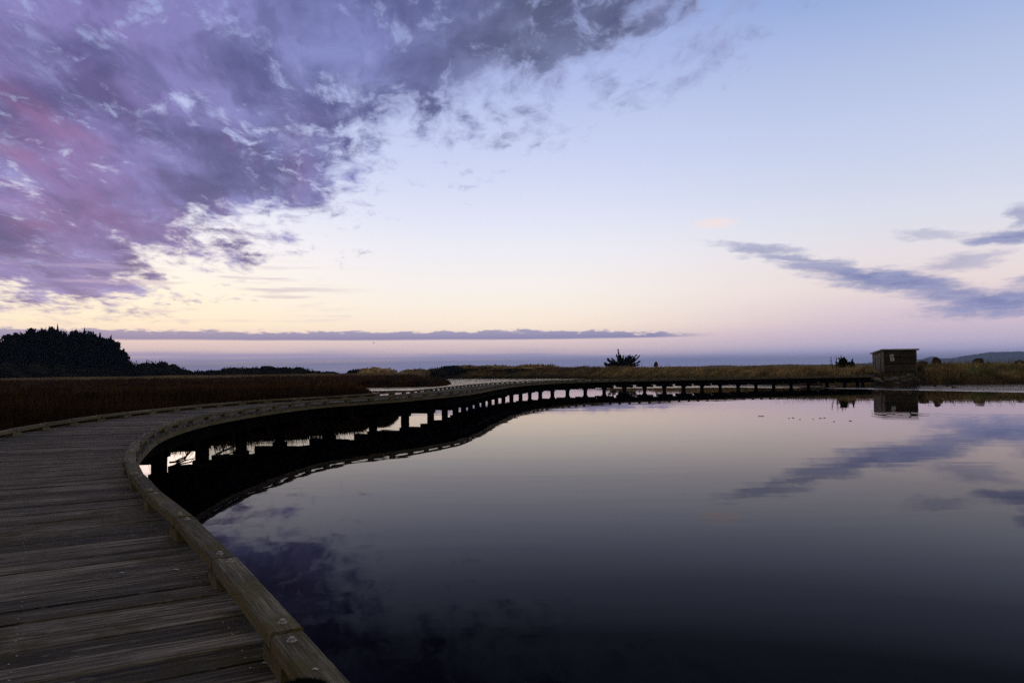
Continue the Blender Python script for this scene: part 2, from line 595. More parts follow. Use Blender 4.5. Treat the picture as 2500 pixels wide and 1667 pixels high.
    top = 2.50 + nb * 1.10 - .35 * t.step(az, 2, 14)
    bot = 2.38 + (nb2 - .5) * .25
    b1 = t.step(el, bot - .07, bot + .10) * t.step(el - top, .05, -.13) * t.step(az, 15.5, 10.0)
    c1 = t.mix(t.step(el, 2.3, 3.2), lin(108, 112, 162), lin(138, 136, 176))
    col = t.mix(b1 * .84, col, c1)
    top2 = 1.65 + (nb2 - .5) * 1.2 - .55 * t.step(az, 0, 16)
    b2 = t.step(el - top2, .30, -.45) * t.step(az, 27, 12)
    c2 = t.mix(t.step(el, .2, 1.6), lin(136, 146, 202), lin(138, 138, 184))
    b2 = b2 * t.step(t.noise(t.xyz(az * .05, el * 2.6, 8.0), 1.2, 4, .6), .30, .55, .45, 1.0)
    col = t.mix(b2 * .74, col, c2)
    b3 = t.step(el, 1.9, .6) * t.step(az, 4, 18)
    col = t.mix(b3 * .55, col, lin(140, 146, 196))
    # thin streaks low on the left
    ns = t.noise(t.xyz(az * .10, el * 1.5, 2.0), 1.3, 6, .6)
    ws = t.step(ns, .52, .66) * t.step(el, 3.4, 4.2) * t.step(el, 8.5, 6.5) * t.step(az, -8, -18)
    col = t.mix(ws * .55, col, lin(196, 176, 196))

    # ---- wisps over the right-hand shore
    warpw = t.noise(t.xyz(az * .30, el * .85, 7.0), 1.0, 4, .6, color=True)
    wr, wg, wb = [V(o, t) for o in (lambda nd: (t.put(nd.inputs[0], warpw), nd.outputs)[1])(t.n('ShaderNodeSeparateColor'))]
    azw = az + (wr - .5) * 4.0
    elw = el + (wg - .5) * 1.5
    fine = t.noise(t.xyz(az * .55, el * 2.6, 4.0), 1.0, 6, .62)

    def wisp(px, py, la, lb, slope, k=1.0):
        A, E = azel(px, py)
        dx = (azw - A)
        dy = (elw - E) + dx * slope
        q = t.m('SQRT', (dx / (la / 32.7)) * (dx / (la / 32.7)) + (dy / (lb / 32.7)) * (dy / (lb / 32.7)))
        return t.step(1.0 - q + (fine - .5) * 1.3, -.05, .75) * k

    ws = None
    for p in [(1850, 606, 130, 14, .12, .7), (1950, 630, 150, 16, .14, .75), (2110, 672, 170, 28, .17, 1.0), (2030, 655, 150, 24, .15, .85), (2190, 690, 200, 34, .18, 1.0), (2330, 720, 150, 28, .16, .9), (2440, 742, 190, 32, -.04, 1.0), (2330, 640, 120, 22, -.12, .55),
              (2470, 580, 110, 22, .10, .95), (2270, 572, 90, 16, .1, .45), (2500, 525, 45, 30, -.3, .7), (2620, 700, 150, 40, 0, .9)]:
        w1 = wisp(*p)
        ws = w1 if ws is None else t.m('MAXIMUM', ws, w1)
    wc = t.mix(t.step(fine, .35, .65), lin(112, 122, 172), lin(142, 148, 190))
    col = t.mix(ws * .92, col, wc)
    A, E = azel(1745, 545)
    q = t.m('SQRT', ((az - A) / 2.2) * ((az - A) / 2.2) + ((el - E) / .55) * ((el - E) / .55))
    col = t.mix(t.step(1.0 - q, 0, .8) * .6, col, lin(250, 226, 220))

    # the half of the sky behind the viewer is dimmer after sunset
    cs = t.m('COSINE', (az + 10.0) / 57.29578)
    k = t.step(cs, -.5, .68, .46, 1.0) * (1.0 + .90 * HAZE * 203.0 / t.m('MAXIMUM', z, .021))
    vm = t.n('ShaderNodeVectorMath', operation='SCALE')
    col = t.mix(t.step(cs, .55, -.2), col, lin(206, 190, 176), 'MULTIPLY') if False else t.mix(t.step(cs, .5, -.3) * .8, col, lin(176, 164, 150))
    t.put(vm.inputs[0], col); t.put(vm.inputs['Scale'], k)
    bg = t.n('ShaderNodeBackground'); t.put(bg.inputs[0], vm.outputs[0]); bg.inputs[1].default_value = 1.0
    # twilight scattering from the low sun
    sky = t.n('ShaderNodeTexSky'); sky.sky_type = 'NISHITA'; sky.sun_disc = False
    sky.sun_elevation = R(SUN_EL); sky.sun_rotation = R(SUN_AZ)
    bg2 = t.n('ShaderNodeBackground'); t.t.links.new(sky.outputs[0], bg2.inputs[0]); bg2.inputs[1].default_value = .004
    ad = t.n('ShaderNodeAddShader'); t.t.links.new(bg.outputs[0], ad.inputs[0]); t.t.links.new(bg2.outputs[0], ad.inputs[1])
    o = t.n('ShaderNodeOutputWorld'); t.t.links.new(ad.outputs[0], o.inputs[0])


build_world()
sl = bpy.data.lights.new('sun', 'SUN')
sl.energy = .10
sl.angle = R(12)
sl.color = (1.0, .80, .66)
so = bpy.data.objects.new('sun', sl)
COL.objects.link(so)
sd = Vector((math.sin(R(SUN_AZ)) * math.cos(R(SUN_EL)), math.cos(R(SUN_AZ)) * math.cos(R(SUN_EL)), math.sin(R(SUN_EL))))
so.rotation_euler = sd.to_track_quat('Z', 'Y').to_euler()
so.location = (0, 0, 40)
SC.view_settings.view_transform = 'Standard'
SC.view_settings.look = 'None'
SC.view_settings.exposure = 0
SC.view_settings.gamma = 1
SC.cycles.use_denoising = False
SC.cycles.sample_clamp_indirect = .5

# ------------------------------------------------------------------ boardwalk path (outer line of the pond-side kerb)
PTS = [(4.1, -6.2), (2.6, -3.5), (2.0, -2.3), (1.4, -1.1), (.8, .08), (.15, 1.22), (-.48, 2.30), (-.73, 2.77), (-1.35, 3.85), (-2.14, 5.11), (-2.88, 6.25), (-3.49, 7.28), (-4.08, 8.35), (-4.60, 9.42),
       (-5.10, 10.6), (-5.55, 11.8), (-6.01, 13.01), (-6.40, 14.4), (-6.70, 15.8), (-6.90, 17.1), (-7.03, 18.5), (-7.08, 19.9), (-7.05, 21.3), (-6.97, 22.8), (-6.85, 24.2), (-6.60, 25.8),
       (-6.20, 27.2), (-5.60, 28.7), (-4.92, 30.2), (-4.30, 31.8), (-3.84, 33.3), (-3.34, 35.1), (-2.82, 37.0), (-2.43, 38.8), (-2.12, 41.0), (-1.86, 42.8), (-1.65, 44.7), (-1.30, 48.4),
       (-.84, 52.5), (-.19, 57.5), (.75, 62.7), (2.2, 67.8), (4.0, 72.6), (6.6, 77.0), (10.9, 81.0), (15.6, 83.8), (20.2, 86.2), (25.6, 89.0), (31.0, 91.6), (37.8, 94.5), (45.2, 97.4)]


def catmull(P, step=.05):
    P = [np.array(p, float) for p in P]
    P = [2 * P[0] - P[1]] + P + [2 * P[-1] - P[-2]]
    out = []
    for i in range(1, len(P) - 2):
        p0, p1, p2, p3 = P[i - 1:i + 3]
        n = max(2, int(np.linalg.norm(p2 - p1) / step))
        for k in range(n):
            u = k / n
            out.append(.5 * (2 * p1 + (p2 - p0) * u + (2 * p0 - 5 * p1 + 4 * p2 - p3) * u * u + (3 * p1 - p0 - 3 * p2 + p3) * u ** 3))
    out.append(P[-2])
    return np.array(out)


def smooth_curve(C, sig):
    k = np.arange(-3 * sig, 3 * sig + 1)
    w = np.exp(-.5 * (k / sig) ** 2); w /= w.sum()
    pad = len(k) // 2
    a = np.vstack([2 * C[0] - C[pad:0:-1], C, 2 * C[-1] - C[-2:-pad - 2:-1]])
    return np.stack([np.convolve(a[:, i], w, 'valid') for i in range(2)], 1)


PTS = [(x_ * k_, y_ * k_) for x_, y_ in PTS for k_ in (1 - .072 * min(1, max(0, (y_ - 27) / 11)),)] + [(45.4, 96.4)]
PC = smooth_curve(catmull(PTS), 14)
SEG = np.r_[0, np.cumsum(np.linalg.norm(np.diff(PC, axis=0), axis=1))]
LEN = SEG[-1]
WID = 2.55                     # deck width
Z_DECK, Z_RAIL = 1.075, 1.20


def path(s):
    q = Vector((float(np.interp(s, SEG, PC[:, 0])), float(np.interp(s, SEG, PC[:, 1])), 0))
    e = .25
    s0, s1 = max(0, s - e), min(LEN, s + e)
    d = Vector((float(np.interp(s1, SEG, PC[:, 0]) - np.interp(s0, SEG, PC[:, 0])), float(np.interp(s1, SEG, PC[:, 1]) - np.interp(s0, SEG, PC[:, 1])), 0)).normalized()
    return q, d, Vector((-d.y, d.x, 0))      # point, forward, towards the marsh


def rise(s):
    y = float(np.interp(s, SEG, PC[:, 1]))
    t = min(1, max(0, (y - 27) / 9))
    return .065 * t * t * (3 - 2 * t)


def edge(s, off, z):
    q, d, n = path(s)
    return q + n * off + Vector((0, 0, z + rise(s)))


UP = Vector((0, 0, 1))
bw = empty('boardwalk', path(0)[0], 'long curving weathered timber boardwalk with low kerbs crossing the pond', 'boardwalk')

# deck planks: one mesh, gaps between them, small height differences
deck = MB()
s = 0.0
nails = []
pi_ = 0
while s < LEN - .16:
    w = .186 + random.uniform(-.006, .006)
    gap = random.choice([.004, .006, .009, .012, .016, .021])
    s1 = s + w
    dz = random.uniform(-.004, .004)
    r = random.random()
    zt, zb = Z_DECK + dz, Z_DECK - .045
    e0, e1 = random.uniform(-.012, .006), random.uniform(-.012, .006)
    zt += rise(s); zb += rise(s)
    A0, A1 = edge(s, e0, -rise(s)), edge(s1, e0, -rise(s1))
    B0, B1 = edge(s, WID + e1, -rise(s)), edge(s1, WID + e1, -rise(s1))
    c = .004
    dr = (A1 - A0).normalized()
    u0 = pi_ * 3.1
    ring = []
    for P0, P1 in ((A0, A1), (B0, B1)):
        ring.append([P0 + UP * zb, P0 + UP * (zt - c), P0 + dr * c + UP * zt, P1 - dr * c + UP * zt, P1 + UP * (zt - c), P1 + UP * zb])
    vs = [0, .045, .05, .23, .235, .28, .47]
    vs = [q + (pi_ % 17) * .77 for q in vs]
    deck.sweep(ring, [u0, u0 + WID], vs, (r, random.random(), random.random()))
    if s < 24:
        for f in (.07, .36, .66, .94):
            for g in (.27, .73):
                if random.random() < .85:
                    nails.append(edge(s + w * g, WID * f + random.uniform(-.012, .012), zt - rise(s + w * g)))
    s = s1 + gap
    pi_ += 1
deck_o = deck.build('deck', M['deck'], bw)
nb = MB()
for p in nails:
    k = [p + Vector((math.cos(q * math.pi / 3) * .0045, math.sin(q * math.pi / 3) * .0045, 0)) for q in range(6)]
    nb.sweep([[q - UP * .004 for q in k], [q + UP * .0022 for q in k]], [0, .01], [0.0] * 7)
nb.build('nail_heads', M['bolt'], deck_o)['kind'] = 'stuff'

# edge joists and stringers
fa = MB(); stg = MB()
S_ = np.arange(0, LEN + .01, .6)
for i in range(len(S_) - 1):
    for off, sg in ((.035, fa), (WID - .035, fa)):
        a, b = edge(S_[i], off, Z_DECK - .048 - .05), edge(S_[i + 1], off, Z_DECK - .048 - .05)
        d = (b - a).normalized()
        fa.bar(a, b, Vector((-d.y, d.x, 0)), UP, .05, .10, .004, (random.random(),) * 3)
    for off in (.42, 1.0, 1.55, WID - .42):
        a, b = edge(S_[i], off, .795), edge(S_[i + 1], off, .795)
        d = (b - a).normalized()
        stg.bar(a, b, Vector((-d.y, d.x, 0)), UP, .09, .465, .004, (.5, .5, .5))
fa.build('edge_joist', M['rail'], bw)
stg.build('stringers', M['under'], bw)

# kerb rails, spacer blocks
s0 = float(SEG[np.argmin(np.hypot(PC[:, 0] + .73, PC[:, 1] - 2.77))])
PITCHR = 1.265
k0 = -int(s0 / PITCHR)
JO = [s0 + PITCHR * k for k in range(k0, int((LEN - s0) / PITCHR) + 1)]
RW, RH, BH = .118, .066, .060
rails = []
for side in (0, 1):
    off = RW / 2 + .012 if side == 0 else WID - RW / 2 - .012
    for i in range(len(JO) - 1):
        a, b = edge(JO[i] + .021, off, Z_RAIL - RH / 2), edge(JO[i + 1] - .021, off, Z_RAIL - RH / 2)
        mid = (a + b) / 2
        rails.append((mid.y if JO[i] > s0 - 2 * PITCHR else 999, 'r', side, i, a, b))
order = sorted(rails, key=lambda q: q[0])
near = set((q[2], q[3]) for q in order[:98])
rest = MB()
nboltmax = 30
for n_, (dist, _, side, i, a, b) in enumerate(order):
    d = (b - a).normalized()
    sd_ = Vector((-d.y, d.x, 0))
    a2 = a + sd_ * random.uniform(-.009, .009) + UP * random.uniform(-.004, .006)
    b2 = b + sd_ * random.uniform(-.009, .009) + UP * random.uniform(-.004, .006)
    m_ = rest if (side, i) not in near else MB()
    nr = n_ < 46
    m_.bar(a2, b2, sd_, UP, RW, RH, random.uniform(.006, .011), (random.random(), random.random(), random.random()), nseg=22 if nr else 1, jit=.0006 if nr else 0)
    if m_ is not rest:
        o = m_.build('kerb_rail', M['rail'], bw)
        if n_ < nboltmax:
            for q in (a2 + d * .085, b2 - d * .085):
                q = q + UP * RH / 2 + sd_ * random.uniform(-.012, .012)
                bo = MB()
                rr = [(.018, -.004), (.018, .0015), (.0115, .002), (.011, .010), (.008, .013)]
                rings = [[q + Vector((math.cos(j * math.pi / 4 + .3) * r_, math.sin(j * math.pi / 4 + .3) * r_, z_)) for j in range(8)] for r_, z_ in rr]
                bo.sweep(rings, [0] * 5, [0] * 9)
                bo.build('bolt', M['bolt'], o)
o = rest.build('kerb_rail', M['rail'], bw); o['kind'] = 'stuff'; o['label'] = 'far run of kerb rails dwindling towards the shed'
blk = []
for side in (0, 1):
    off = RW / 2 + .016 if side == 0 else WID - RW / 2 - .016
    for i in range(len(JO)):
        L = .26 if side == 0 else .33
        L += random.uniform(-.03, .03)
        a, b = edge(JO[i] - L / 2, off, Z_DECK + BH / 2 - .0025), edge(JO[i] + L / 2, off, Z_DECK + BH / 2 - .0025)
        blk.append(((a + b).y / 2 if JO[i] > s0 - 2 * PITCHR else 999, a, b))
blk.sort(key=lambda q: q[0])
rest = MB()
for n_, (_, a, b) in enumerate(blk):
    d = (b - a).normalized()
    m_ = MB() if n_ < 98 else rest
    m_.bar(a, b, Vector((-d.y, d.x, 0)), UP, RW - .008, BH, .003, (random.random(), random.random(), random.random()))
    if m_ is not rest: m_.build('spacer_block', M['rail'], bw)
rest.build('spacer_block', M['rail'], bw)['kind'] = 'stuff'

# piles and crossheads
ps = s0 - PITCHR * 3 + .35
while ps < LEN:
    q, d, n = path(ps)
    c = q + n * WID / 2
    m_ = MB()
    w = .275 + random.uniform(-.015, .02)
    ln = Vector((random.uniform(-.02, .02), random.uniform(-.02, .02), 0))
    rz = UP * rise(ps)
    ins = .42 if c.y < 32 else .08
    m_.bar(c - ln * 2 + UP * -.9, c + rz + UP * .35, n, d, w, w, .03, (random.random(),) * 3)
    m_.bar(c + rz + UP * .19, c + rz + UP * .335, n, d, w + .09, w + .09, .01, (random.random(),) * 3)
    m_.build('pile', M['under'], bw)
    m_ = MB()
    m_.bar(q + rz + n * ins + UP * .44, q + rz + n * (WID - ins) + UP * .44, d, UP, .30, .235, .006, (random.random(),) * 3)
    m_.build('crosshead', M['under'], bw)
    ps += PITCHR * 2

# ------------------------------------------------------------------ shoreline, terrain
SHORE = [(400, -80), (400, 40), (220, 70), (120, 90), (85, 95), (70, 97.5), (55, 98), (46, 97), (41, 98), (37, 104), (32, 122), (27, 152), (21, 192), (12, 231), (-4, 258), (-18, 272), (-29, 275),
         (-27, 215), (-14.5, 160), (-11.2, 140), (-10.6, 126), (-11.6, 117.5), (-17, 115.5), (-26, 116), (-30, 113), (-24, 97), (-15, 80), (-10.2, 58), (-8.6, 46)]
for s in np.arange(float(SEG[np.argmin(np.abs(PC[:, 1] - 40))]), 0, -1.5):
    e = edge(float(s), WID + 1.9 + .25 * math.sin(s * 1.1) + .15 * math.sin(s * 2.7), 0)
    SHORE.append((e.x, e.y))
SHORE += [(2, -10), (6, -80)]
SH = np.array(SHORE, float)


def sdist(X, Y):
    """signed distance to the shore: positive on land"""
    X = np.asarray(X, float); Y = np.asarray(Y, float)
    best = np.full(X.shape, 1e9)
    inside = np.zeros(X.shape, bool)
    A = SH; B = np.roll(SH, -1, 0)
    for (ax, ay), (bx, by) in zip(A, B):
        dx, dy = bx - ax, by - ay
        t = np.clip(((X - ax) * dx + (Y - ay) * dy) / (dx * dx + dy * dy + 1e-12), 0, 1)
        best = np.minimum(best, np.hypot(X - ax - t * dx, Y - ay - t * dy))
        if ay != by:
            c = ((ay > Y) != (by > Y)) & (X < (bx - ax) * (Y - ay) / (by - ay) + ax)
            inside ^= c
    return np.where(inside, -best, best)


def ss(x, a, b):
    t = np.clip((x - a) / (b - a), 0, 1)
    return t * t * (3 - 2 * t)


_ph = RNG.uniform(0, 6.28, (24, 2)); _dr = RNG.uniform(0, 6.28, 24)


def wob(X, Y, f, k=0):
    r = 0
    for i in range(5):
        a = _dr[(i + k) % 24]
        ff = f * (1 + .55 * i)
        r = r + np.sin((X * math.cos(a) + Y * math.sin(a)) * ff + _ph[(i + k) % 24, 0]) / (1 + .5 * i)
    return r / 2.6


def dune_w(X, Y):
    az = np.degrees(np.arctan2(X, Y))
    ymin = np.interp(az, [-8, 0, 6, 14, 25], [205, 185, 140, 85, 60])
    return ss(az, -8.2, -6.0) * ss(Y, ymin - 12, ymin + 12)


def height(X, Y, d=None):
    X = np.asarray(X, float); Y = np.asarray(Y, float)
    if d is None: d = sdist(X, Y)
    az = np.degrees(np.arctan2(X, Y))
    dw = dune_w(X, Y)
    far = ss(np.hypot(X, Y), 120, 250)
    marsh = -.55 + .75 * ss(d, -.8, .5) + .9 * ss(Y, 190, 300) + .10 * wob(X, Y, .25)
    hump = np.maximum(wob(X, Y, .09, 4), -.4) * .55 + wob(X, Y, .3, 9) * .14
    crest = 1.55 + 1.15 * far + hump * (.5 + .9 * far)
    dune = -.55 + .6 * ss(d, -1.0, .4) + (crest - .05) * ss(d, .2, 4.5 + 5 * far)
    # flat pad for the shed and the end of the boardwalk
    pad = np.exp(-(((X - 51.5) / 5) ** 2 + ((Y - 104.5) / 3.2) ** 2))
    dune = dune * (1 - pad) + pad * np.where(d > 0, 1.50, dune)
    return marsh * (1 - dw) + dune * dw


def terrain():
    az = np.r_[np.arange(-180, -62, 6), np.arange(-62, -40, 1.0), np.arange(-40, 40, .22), np.arange(40, 62, 1.0), np.arange(62, 180, 6)]
    r = np.r_[.4, 1.0, np.exp(np.linspace(math.log(1.6), math.log(420), 230)), np.exp(np.linspace(math.log(500), math.log(13500), 12))]
    A, Rr = np.meshgrid(np.radians(az), r, indexing='ij')
    X, Y = np.sin(A) * Rr, np.cos(A) * Rr
    d = sdist(X, Y)
    Z = height(X, Y, d)
    Z = np.where(Rr > 600, np.minimum(Z, .5), Z)
    n, k = X.shape
    idx = np.arange(n * k).reshape(n, k)
    a = idx; b = np.roll(idx, -1, 0)
    F = np.stack([a[:, :-1], a[:, 1:], b[:, 1:], b[:, :-1]], -1).reshape(-1, 4)
    # fan for the middle
    dw = dune_w(X, Y)[..., None]
    pale = (ss(Y, 235, 270) * (1 - dw[..., 0]))[..., None]
    col = np.array([.016, .011, .007]) * (1 - dw) + np.array([.16, .115, .055]) * dw
    col = col * (1 - pale) + np.array([.16, .12, .075]) * pale
    rub = (np.exp(-((X - 50) / 5.0) ** 4) * ss(d, -1, 0) * ss(Y, 110, 104))[..., None] * (dw > .5)
    col = col * (1 - rub) + np.array([.026, .023, .018]) * rub
    col = np.where((d < .3)[..., None], np.array([.010, .009, .008]), col)
    o = np_mesh('ground', np.stack([X, Y, Z], -1).reshape(-1, 3), F, col.reshape(-1, 3), M['ground'], smooth=True)
    o['kind'] = 'structure'
    return o


terrain()
wm = MB()
wm.face([(-420, -150, 0), (420, -150, 0), (420, 330, 0), (-420, 330, 0)])
tag(wm.build('water', M['water'], origin=(0, 0, 0)), kind='structure')


# ------------------------------------------------------------------ blades
def blades(name, X, Y, Z, hgt, wid, col, mat, lean=.3, wind=(0.25, 0.0), stuff=True, bend=.25, parent=None, origin=(0, 0, 0)):
    """two-triangle curved blades as one mesh"""
    n = len(X)
    a = RNG.uniform(0, 2 * np.pi, n)
    fx, fy = np.cos(a) * wid / 2, np.sin(a) * wid / 2
    la = RNG.uniform(0, 2 * np.pi, n)
    lr = RNG.uniform(0, lean, n) * hgt
    lx = np.cos(la) * lr + wind[0] * hgt; ly = np.sin(la) * lr + wind[1] * hgt
    b0 = np.stack([X - fx, Y - fy, Z - .05], 1); b1 = np.stack([X + fx, Y + fy, Z - .05], 1)
    mx, my, mz = X + lx * bend, Y + ly * bend, Z + hgt * .55
    m0 = np.stack([mx - fx * .8, my - fy * .8, mz], 1); m1 = np.stack([mx + fx * .8, my + fy * .8, mz], 1)
    tp = np.stack([X + lx, Y + ly, Z + hgt], 1)
    Vv = np.stack([b0, b1, m1, m0, tp], 1).reshape(-1, 3)
    base = (np.arange(n) * 5)[:, None]
    F = np.concatenate([base + np.array([0, 1, 2]), base + np.array([0, 2, 3]), base + np.array([3, 2, 4])], 0)
    C = np.repeat(col, 5, axis=0)
    return np_mesh(name, Vv, F, C, mat, parent, origin)


def rush_field():
    n = 330000
    az = np.radians(RNG.uniform(-44, -4.5, n))
    r = np.exp(RNG.uniform(math.log(6.5), math.log(262), n))
    X, Y = np.sin(az) * r, np.cos(az) * r
    # extra fringe along the water's edge beside and under the boardwalk and round the spit
    k = 42000
    ss_ = RNG.uniform(s0 + 4, float(SEG[np.argmin(np.abs(PC[:, 1] - 40))]), k)
    px = np.interp(ss_, SEG, PC[:, 0]); py = np.interp(ss_, SEG, PC[:, 1])
    tx = np.interp(ss_ + .3, SEG, PC[:, 0]) - px; ty = np.interp(ss_ + .3, SEG, PC[:, 1]) - py
    L = np.hypot(tx, ty); o_ = WID + 1.8 + np.abs(RNG.normal(0, .8, k))
    X = np.r_[X, px - ty / L * o_]; Y = np.r_[Y, py + tx / L * o_]
    k2 = 30000
    i = RNG.integers(15, 29, k2); t_ = RNG.random(k2)
    P = SH[i] * (1 - t_)[:, None] + SH[(i + 1) % len(SH)] * t_[:, None]
    P = P + RNG.normal(0, 1.1, (k2, 2))
    X = np.r_[X, P[:, 0]]; Y = np.r_[Y, P[:, 1]]
    d = sdist(X, Y)
    # keep the deck clear
    from_path = np.full(len(X), 9.0)
    for j in range(0, len(PC), 8):
        from_path = np.minimum(from_path, np.hypot(X - PC[j, 0], Y - PC[j, 1]))
    keep = (d > -.15) & (dune_w(X, Y) < .5) & (from_path > WID + .1) & (Y > 3)
    X, Y, d = X[keep], Y[keep], d[keep]
    Z = np.maximum(height(X, Y, d), -.1)
    fp = from_path[keep]
    rr = np.hypot(X, Y)
    hg = RNG.uniform(.55, .95, len(X)) * (1 + .22 * wob(X, Y, .12, 3)) * ss(d, -1.2, 2.0)
    hg = np.where(fp < WID + 3.8, np.minimum(hg, RNG.uniform(.30, .56, len(X))), hg)
    hg = hg * np.where((RNG.random(len(X)) < .04) & (fp > WID + 4), 1.45, 1.0) * (1 + .25 * wob(X, Y, .8, 14))
    wd = np.maximum(.012, rr * .0011)
    patch = wob(X, Y, .16, 7) * .5 + wob(X, Y, .5, 2) * .3
    v = np.clip(1 + .6 * patch, .3, 2.2) * RNG.uniform(.4, 1.7, len(X))
    tn = np.stack([v * 1.05, v * RNG.uniform(.85, 1.1, len(X)), v * RNG.uniform(.7, 1.1, len(X))], 1)
    near = ss(rr, 90, 20)[:, None]
    tn = tn * (1 - .45 * near)
    warm = ss(wob(X, Y, .05, 12), .2, .9)[:, None]
    tn = tn * (1 + warm * np.array([.9, .55, .15]))
    o = blades('marsh_rushes', X, Y, Z, hg, wd, tn, M['rush'], .35, (.12, 0))
    tag(o, 'dark brown rushes covering the marsh on the left of the boardwalk', 'rushes', kind='stuff')


rush_field()


def dune_field():
    n = 190000
    az = np.radians(RNG.uniform(-8, 44, n))
    # inland distance measured from the shore point along each bearing
    azs = np.radians(np.arange(-9, 46, .25))
    rs = []
    for a in azs:
        r = np.arange(60, 400, .5)
        d = sdist(np.sin(a) * r, np.cos(a) * r)
        w = np.where(d < 0)[0]
        rs.append(r[w[-1]] if len(w) else 60)
    rs = np.array(rs)
    r = np.interp(az, azs, rs) + np.abs(RNG.normal(0, 1, n)) * (6 + 10 * RNG.random(n)) * np.interp(np.interp(az, azs, rs), [90, 270], [.7, 1.6])
    X, Y = np.sin(az) * r, np.cos(az) * r
    d = sdist(X, Y)
    keep = (d > -.1) & (dune_w(X, Y) > .3) & ~((np.abs(X - 51.2) < 3.0) & (np.abs(Y - 103) < 3.2))
    # keep the end of the boardwalk and the rubble in front of the shed fairly clear
    keep &= ~((np.abs(X - 50.2) < 4.0) & (Y < 102.2) & (Y > 95) & (RNG.random(n) < .86))
    keep &= ~((X > 38) & (X < 47) & (Y < 100) & (RNG.random(n) < .9))
    X, Y, d, r = X[keep], Y[keep], d[keep], r[keep]
    Z = np.maximum(height(X, Y, d), -.05)
    hg = RNG.uniform(.35, .85, len(X)) * (1 + .3 * wob(X, Y, .4, 6) + .35 * wob(X, Y, 1.1, 16)) * ss(d, -.6, 1.5)
    hg *= np.where(RNG.random(len(X)) < .06, 1.7, 1.0)
    wd = np.maximum(.02, r * .00045)
    p1 = wob(X, Y, .22, 5); p2 = wob(X, Y, .7, 13)
    p3 = wob(X, Y, 1.5, 17)
    v = np.clip(.86 + .34 * p1 + .30 * p2 + .25 * p3, .25, 2) * RNG.uniform(.45, 1.7, len(X))
    v = v * (.30 + .70 * ss(d + RNG.normal(0, .5, len(X)), .2, 3.0))     # wet dark growth along the waterline
    green = ss(p1 * .6 + p2 * .5, .1, .8)[:, None]
    tn = np.stack([v * RNG.uniform(.9, 1.1, len(X)), v * RNG.uniform(.9, 1.1, len(X)), v * RNG.uniform(.8, 1.2, len(X))], 1)
    tn = tn * (1 - green * np.array([.55, .38, .45]))
    farr = ss(r, 170, 240)[:, None]
    tn = tn * (1 - farr * np.array([.42, .45, .45]))
    tag(blades('dune_grass', X, Y, Z, hg, wd, tn, M['dune_grass'], .55, (.18, 0), bend=.3), 'tan and olive marram grass covering the low dune bank beyond the pond', 'grass', kind='stuff')
    # pale strip behind the marsh on the left
    n = 60000
    az = np.radians(RNG.uniform(-40, -6.5, n))
    r = RNG.uniform(250, 318, n)
    X, Y = np.sin(az) * r, np.cos(az) * r
    Z = height(X, Y)
    hg = RNG.uniform(.5, 1.1, n) * (1 + .4 * wob(X, Y, .08, 8))
    v = RNG.uniform(.55, 1.35, n) * (1 + .35 * wob(X, Y, .1, 15)) * .8
    tn = np.stack([v, v * .95, v * .9], 1)
    tag(blades('pale_grass', X, Y, Z, hg, np.full(n, .16), tn, M['pale_grass'], .5, (.2, 0)), 'pale straw coloured grass strip between the dark marsh and the trees', 'grass', kind='stuff')


dune_field()


# ------------------------------------------------------------------ trees and shrubs
def lump_hull(cx, cy, z0, rx, ry, h, seed, nu=28, nv=12, amp=.16, sharp=1.0):
    rg = np.random.default_rng(seed)
    ph = rg.uniform(0, 6.28, (6, 3)); fr = rg.uniform(2, 6, (6, 3))
    Vv, F = [], []
    for j in range(nv + 1):
        e = j / nv * math.pi / 2
        for i in range(nu):
            a = 2 * math.pi * i / nu
            d = np.array([math.cos(a) * math.cos(e) ** sharp, math.sin(a) * math.cos(e) ** sharp, math.sin(e)])
            k = 1 + amp * sum(math.sin(d @ fr[q] + ph[q, 0]) for q in range(6)) / 2.2
            Vv.append((cx + d[0] * rx * k, cy + d[1] * ry * k, z0 + d[2] * h * (k if j < nv - 1 else 1 + amp * sum(math.sin(fr[q][2] + ph[q, 0]) for q in range(6)) / 2.2)))
    for j in range(nv):
        for i in range(nu):
            k = (i + 1) % nu
            F.append((j * nu + i, j * nu + k, (j + 1) * nu + k, (j + 1) * nu + i))
    return np.array(Vv), np.array(F)


def sprays(P, D, L, Wd, rg):
    """flame-shaped sprays: 3 crossed thin triangles from P along D"""
    n = len(P)
    D = D / np.linalg.norm(D, axis=1, keepdims=True)
    r = rg.normal(size=(n, 3)); s_ = np.cross(D, r); s_ /= np.linalg.norm(s_, axis=1, keepdims=True) + 1e-9
    t_ = np.cross(D, s_)
    VV, FF = [], []
    for q, ax in enumerate((s_, t_)):
        b0 = P - ax * (Wd * .35)[:, None]; b1 = P + ax * (Wd * .35)[:, None]
        mpt = P + D * (L * .4)[:, None]
        m0 = mpt - ax * (Wd * .5)[:, None]; m1 = mpt + ax * (Wd * .5)[:, None]
        tp = P + D * L[:, None]
        VV.append(np.stack([b0, b1, m1, m0, tp], 1).reshape(-1, 3))
        base = (np.arange(n) * 5 + q * n * 5)[:, None]
        FF.append(np.concatenate([base + [0, 1, 2], base + [0, 2, 3], base + [3, 2, 4]], 0))
    return np.concatenate(VV), np.concatenate(FF)


